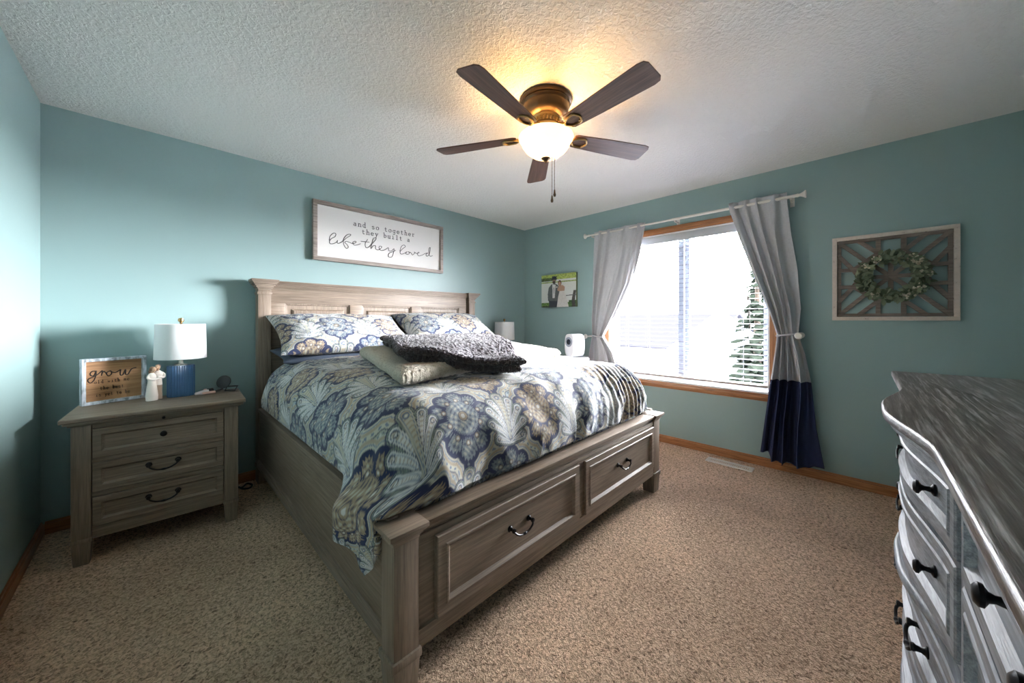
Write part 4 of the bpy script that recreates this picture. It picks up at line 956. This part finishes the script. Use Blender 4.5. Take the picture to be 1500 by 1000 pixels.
# ================================================================ CEILING FAN
FX, FY = 1.993, -2.04
fan = thing('ceiling_fan', 'five blade dark wood ceiling fan with lit glass bowl', 'ceiling fan', (FX, FY, 2.09))
T0 = Matrix.Translation((FX, FY, 0))
bm = NB(); lathe(bm, [(0, H), (.142, H), (.146, H - .012), (.140, H - .020), (.134, H - .022), (.137, H - .030), (.130, H - .036), (.126, H - .045), (.124, H - .075), (.112, H - .095), (.085, H - .108), (0, H - .108)], 56, T0); obj('motor_housing', bm, bronze, fan)
bm = NB(); lathe(bm, [(0, 2.338), (.080, 2.338), (.084, 2.330), (.078, 2.322), (.070, 2.300), (.074, 2.292), (.082, 2.286), (.082, 2.272), (.060, 2.262), (0, 2.262)], 48, T0)
for i in range(24):
    a = 2 * PI * i / 24; ell(bm, (FX + .075 * math.cos(a), FY + .075 * math.sin(a), 2.311), (.0065, .0065, .012), 8)
obj('ornate_collar', bm, brass, fan)
bm = NB(); lathe(bm, [(0, 2.262), (.05, 2.262), (.062, 2.252), (.062, 2.243), (.040, 2.238), (0, 2.238)], 36, T0); obj('switch_housing', bm, brass, fan)
glassb = mat('frosted_amber_glass', (.62, .52, .36), .5); k_ = NT(glassb); _tr = k_.n('ShaderNodeBsdfTranslucent'); _tr.inputs[0].default_value = (.55, .47, .32, 1); _mx = k_.n('ShaderNodeMixShader'); _mx.inputs[0].default_value = .4
k_.b.inputs['Emission Color'].default_value = (1, .76, .42, 1); k_.b.inputs['Emission Strength'].default_value = .55
k_.l(k_.b.outputs[0], _mx.inputs[1]); k_.l(_tr.outputs[0], _mx.inputs[2]); k_.l(_mx.outputs[0], glassb.node_tree.nodes['Material Output'].inputs[0])
bm = NB(); pr = [(.150, 2.236), (.153, 2.230), (.151, 2.222), (.143, 2.214), (.139, 2.206), (.132, 2.188), (.112, 2.160), (.080, 2.136), (.045, 2.120), (.014, 2.114), (.014, 2.117), (.044, 2.124), (.078, 2.140), (.109, 2.163), (.128, 2.190), (.135, 2.208), (.139, 2.217), (.146, 2.226), (.146, 2.236), (.150, 2.236)]
lathe(bm, pr, 64, T0, cap=False); obj('glass_bowl', bm, glassb, fan)
bm = NB(); lathe(bm, [(.0, 2.124), (.024, 2.122), (.026, 2.115), (.014, 2.106), (.008, 2.098), (.009, 2.092), (0, 2.088)], 24, T0); lathe(bm, [(.005, 2.12), (.005, 2.24)], 10, T0); obj('finial', bm, bronze, fan)
th0 = 45.7
for i in range(5):
    a = math.radians(th0 + 72 * i); Mb = Matrix.Translation((FX, FY, 2.243)) @ Matrix.Rotation(a, 4, 'Z') @ Matrix.Rotation(math.radians(-11), 4, 'X')
    poly = [(.165, -.040), (.18, -.050), (.36, -.060), (.62, -.070), (.648, -.064), (.660, -.045), (.660, .045), (.648, .064), (.62, .070), (.36, .060), (.18, .050), (.165, .040)]
    bm = NB(); prism(bm, poly, -.003, .003, None, .0012)
    me = bpy.data.meshes.new('blade'); bmesh.ops.recalc_face_normals(bm, faces=bm.faces); bm.to_mesh(me); bm.free(); me.materials.append(blade_w['X'])
    o = bpy.data.objects.new('blade', me); COL.objects.link(o); o.parent = fan; o.matrix_local = Matrix.Translation(-fan.location) @ Mb
    bm = NB()
    tube(bm, catmull([(.060, 0, .025), (.095, 0, .026), (.130, 0, .008), (.165, 0, -.005)], 4), [.011] * 13, 10)
    for s in (-1, 1): tube(bm, [(.155, s * .004, -.006), (.178, s * .024, -.007), (.186, s * .029, -.007), (.226, s * .034, -.007), (.238, s * .030, -.007), (.252, s * .010, -.007), (.254, 0, -.007)], .0058, 8)
    for xx in (.19, .235): lathe(bm, [(.005, -.010), (.005, .0)], 8, Matrix.Translation((xx, 0.026 if xx < .2 else .018, -.003)))
    me = bpy.data.meshes.new('blade_bracket'); bmesh.ops.recalc_face_normals(bm, faces=bm.faces); bm.to_mesh(me); bm.free(); me.materials.append(brass)
    q = bpy.data.objects.new('blade_bracket', me); COL.objects.link(q); q.parent = fan; q.matrix_local = Matrix.Translation(-fan.location) @ Mb; fin(q, True)
for (dx, dy, zb) in ((.012, -.034, 1.865), (.040, -.030, 1.905)):
    bm = NB(); x, y = FX + dx, FY + dy; 
    z = zb + .04
    tube(bm, [(x, y, 2.25), (x, y, z)], .0014, 6)
    for i in range(10): ell(bm, (x, y, z + .01 + i * .02), (.0022, .0022, .0022), 6)
    lathe(bm, [(.002, .042), (.004, .036), (.0055, .022), (.008, .012), (.006, .002), (0, 0)], 14, Matrix.Translation((x, y, zb))); obj('pull_chain', bm, bronze, fan)
for s in (-1, 1):
    ld = bpy.data.lights.new('bulb_light', 'POINT'); ld.energy = 2.0; ld.color = (1, .60, .22); ld.shadow_soft_size = .022
    lo = bpy.data.objects.new('bulb_light', ld); COL.objects.link(lo); lo.location = (FX + s * .062, FY - .04 * s, 2.205)

# ================================================================ DRESSER
DX0, DX1, ZT = .90, 3.06, .96; DC = 1.99; YF = -3.40; YB = -3.955
dr = thing('dresser', 'long bow front dresser in grey washed wood with black pulls, foreground right', 'dresser', (DC, -3.68, 0))
def bow(x, c=DC, hw=.46, amp=.055): 
    u = abs(x - c) / hw; return amp * (1 - sstep(.0, 1.0, np.array(u)).item()) if u < 1 else 0.0
def topcurve(amp, y, x0, x1, hw=.47):
    pts = []
    for i in range(97):
        x = x0 + (x1 - x0) * i / 96; u = abs(x - DC) / hw
        b = amp * float(1 - sstep(.1, 1, u))
        pts.append((x, y + b))
    return pts
def slab(name, amp, y, x0, x1, z0, z1, m, parent, bev=.004, hw=.47, yb=YB):
    pts = topcurve(amp, y, x0, x1, hw); poly = pts + [(x1, yb), (x0, yb)]
    bm = NB(); prism(bm, poly, z0, z1, None, bev); return obj(name, bm, m, parent)
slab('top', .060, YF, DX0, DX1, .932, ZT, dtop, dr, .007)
slab('top_moulding', .058, YF - .012, DX0 + .012, DX1 - .012, .912, .932, dw['X'], dr, .006)
bx0, bx1, yb = DX0 + .035, DX1 - .035, YF - .040
slab('case', .046, yb - .016, bx0 + .01, bx1 - .01, .10, .912, dw['X'], dr, .001, .46)
slab('base_moulding', .052, yb + .008, bx0 - .008, bx1 + .008, .085, .14, dw['X'], dr, .008)
slab('belt_moulding', .078, yb - .004, DC - .47, DC + .47, .505, .535, dw['X'], dr, .010, .47, yb - .06)
for x in (bx0, DC - .50, DC + .44, bx1 - .06):
    part('pilaster', [(x, x + .06, yb - .02, yb + .006, .14, .91, .004)], dw['Z'], dr)
for x in (bx0 - .005, bx1 - .07):
    for y in (YB + .01, yb - .07): part('foot', [(x, x + .075, y, y + .075, 0, .09, .008)], dw['Z'], dr)
rows = [(.745, .905), (.545, .733), (.335, .50), (.15, .325)]
def bowf(amp, hw=.47): return lambda x: amp * float(1 - sstep(.1, 1, abs(x - DC) / hw))
for r_i, (z0, z1) in enumerate(rows):
    for c_i, (x0, x1) in enumerate(((bx0 + .065, DC - .505), (DC - .437, DC + .437), (DC + .505, bx1 - .065))):
        bm = NB(); mid = c_i == 1; n = 24 if mid else 1; f = bowf(.048 if r_i < 2 else .040) if mid else None
        framed(bm, x0, x1, z0, z1, [(0, yb - .014), (0, yb + .010), (.004, yb + .013), (.030, yb + .013), (.034, yb + .016), (.040, yb + .016), (.048, yb + .002), (.052, yb + .002)], n, None, f)
        o = obj('drawer', bm, dw['X'], dr, angle=30); zc = (z0 + z1) / 2
        if mid:
            if r_i < 2:
                for dx in (-.26,): pass
                for dx in (-.28, .28): 
                    x = DC + dx; knob(o, x, yb + .002 + f(x), zc, 1, .015, .036)
            else: 
                for dx in (-.2, .2): x = DC + dx; bail(o, x, yb + .002 + f(x), zc + .01, .10, 1)
        else:
            xc = (x0 + x1) / 2
            if c_i == 0: knob(o, 1.22, yb + .002, zc + (.027 if r_i == 0 else 0), 1, .015, .036); knob(o, 1.05, yb + .002, zc + (.027 if r_i == 0 else 0), 1, .015, .036)
            else: bail(o, xc, yb + .002, zc + .01, .13, 1)
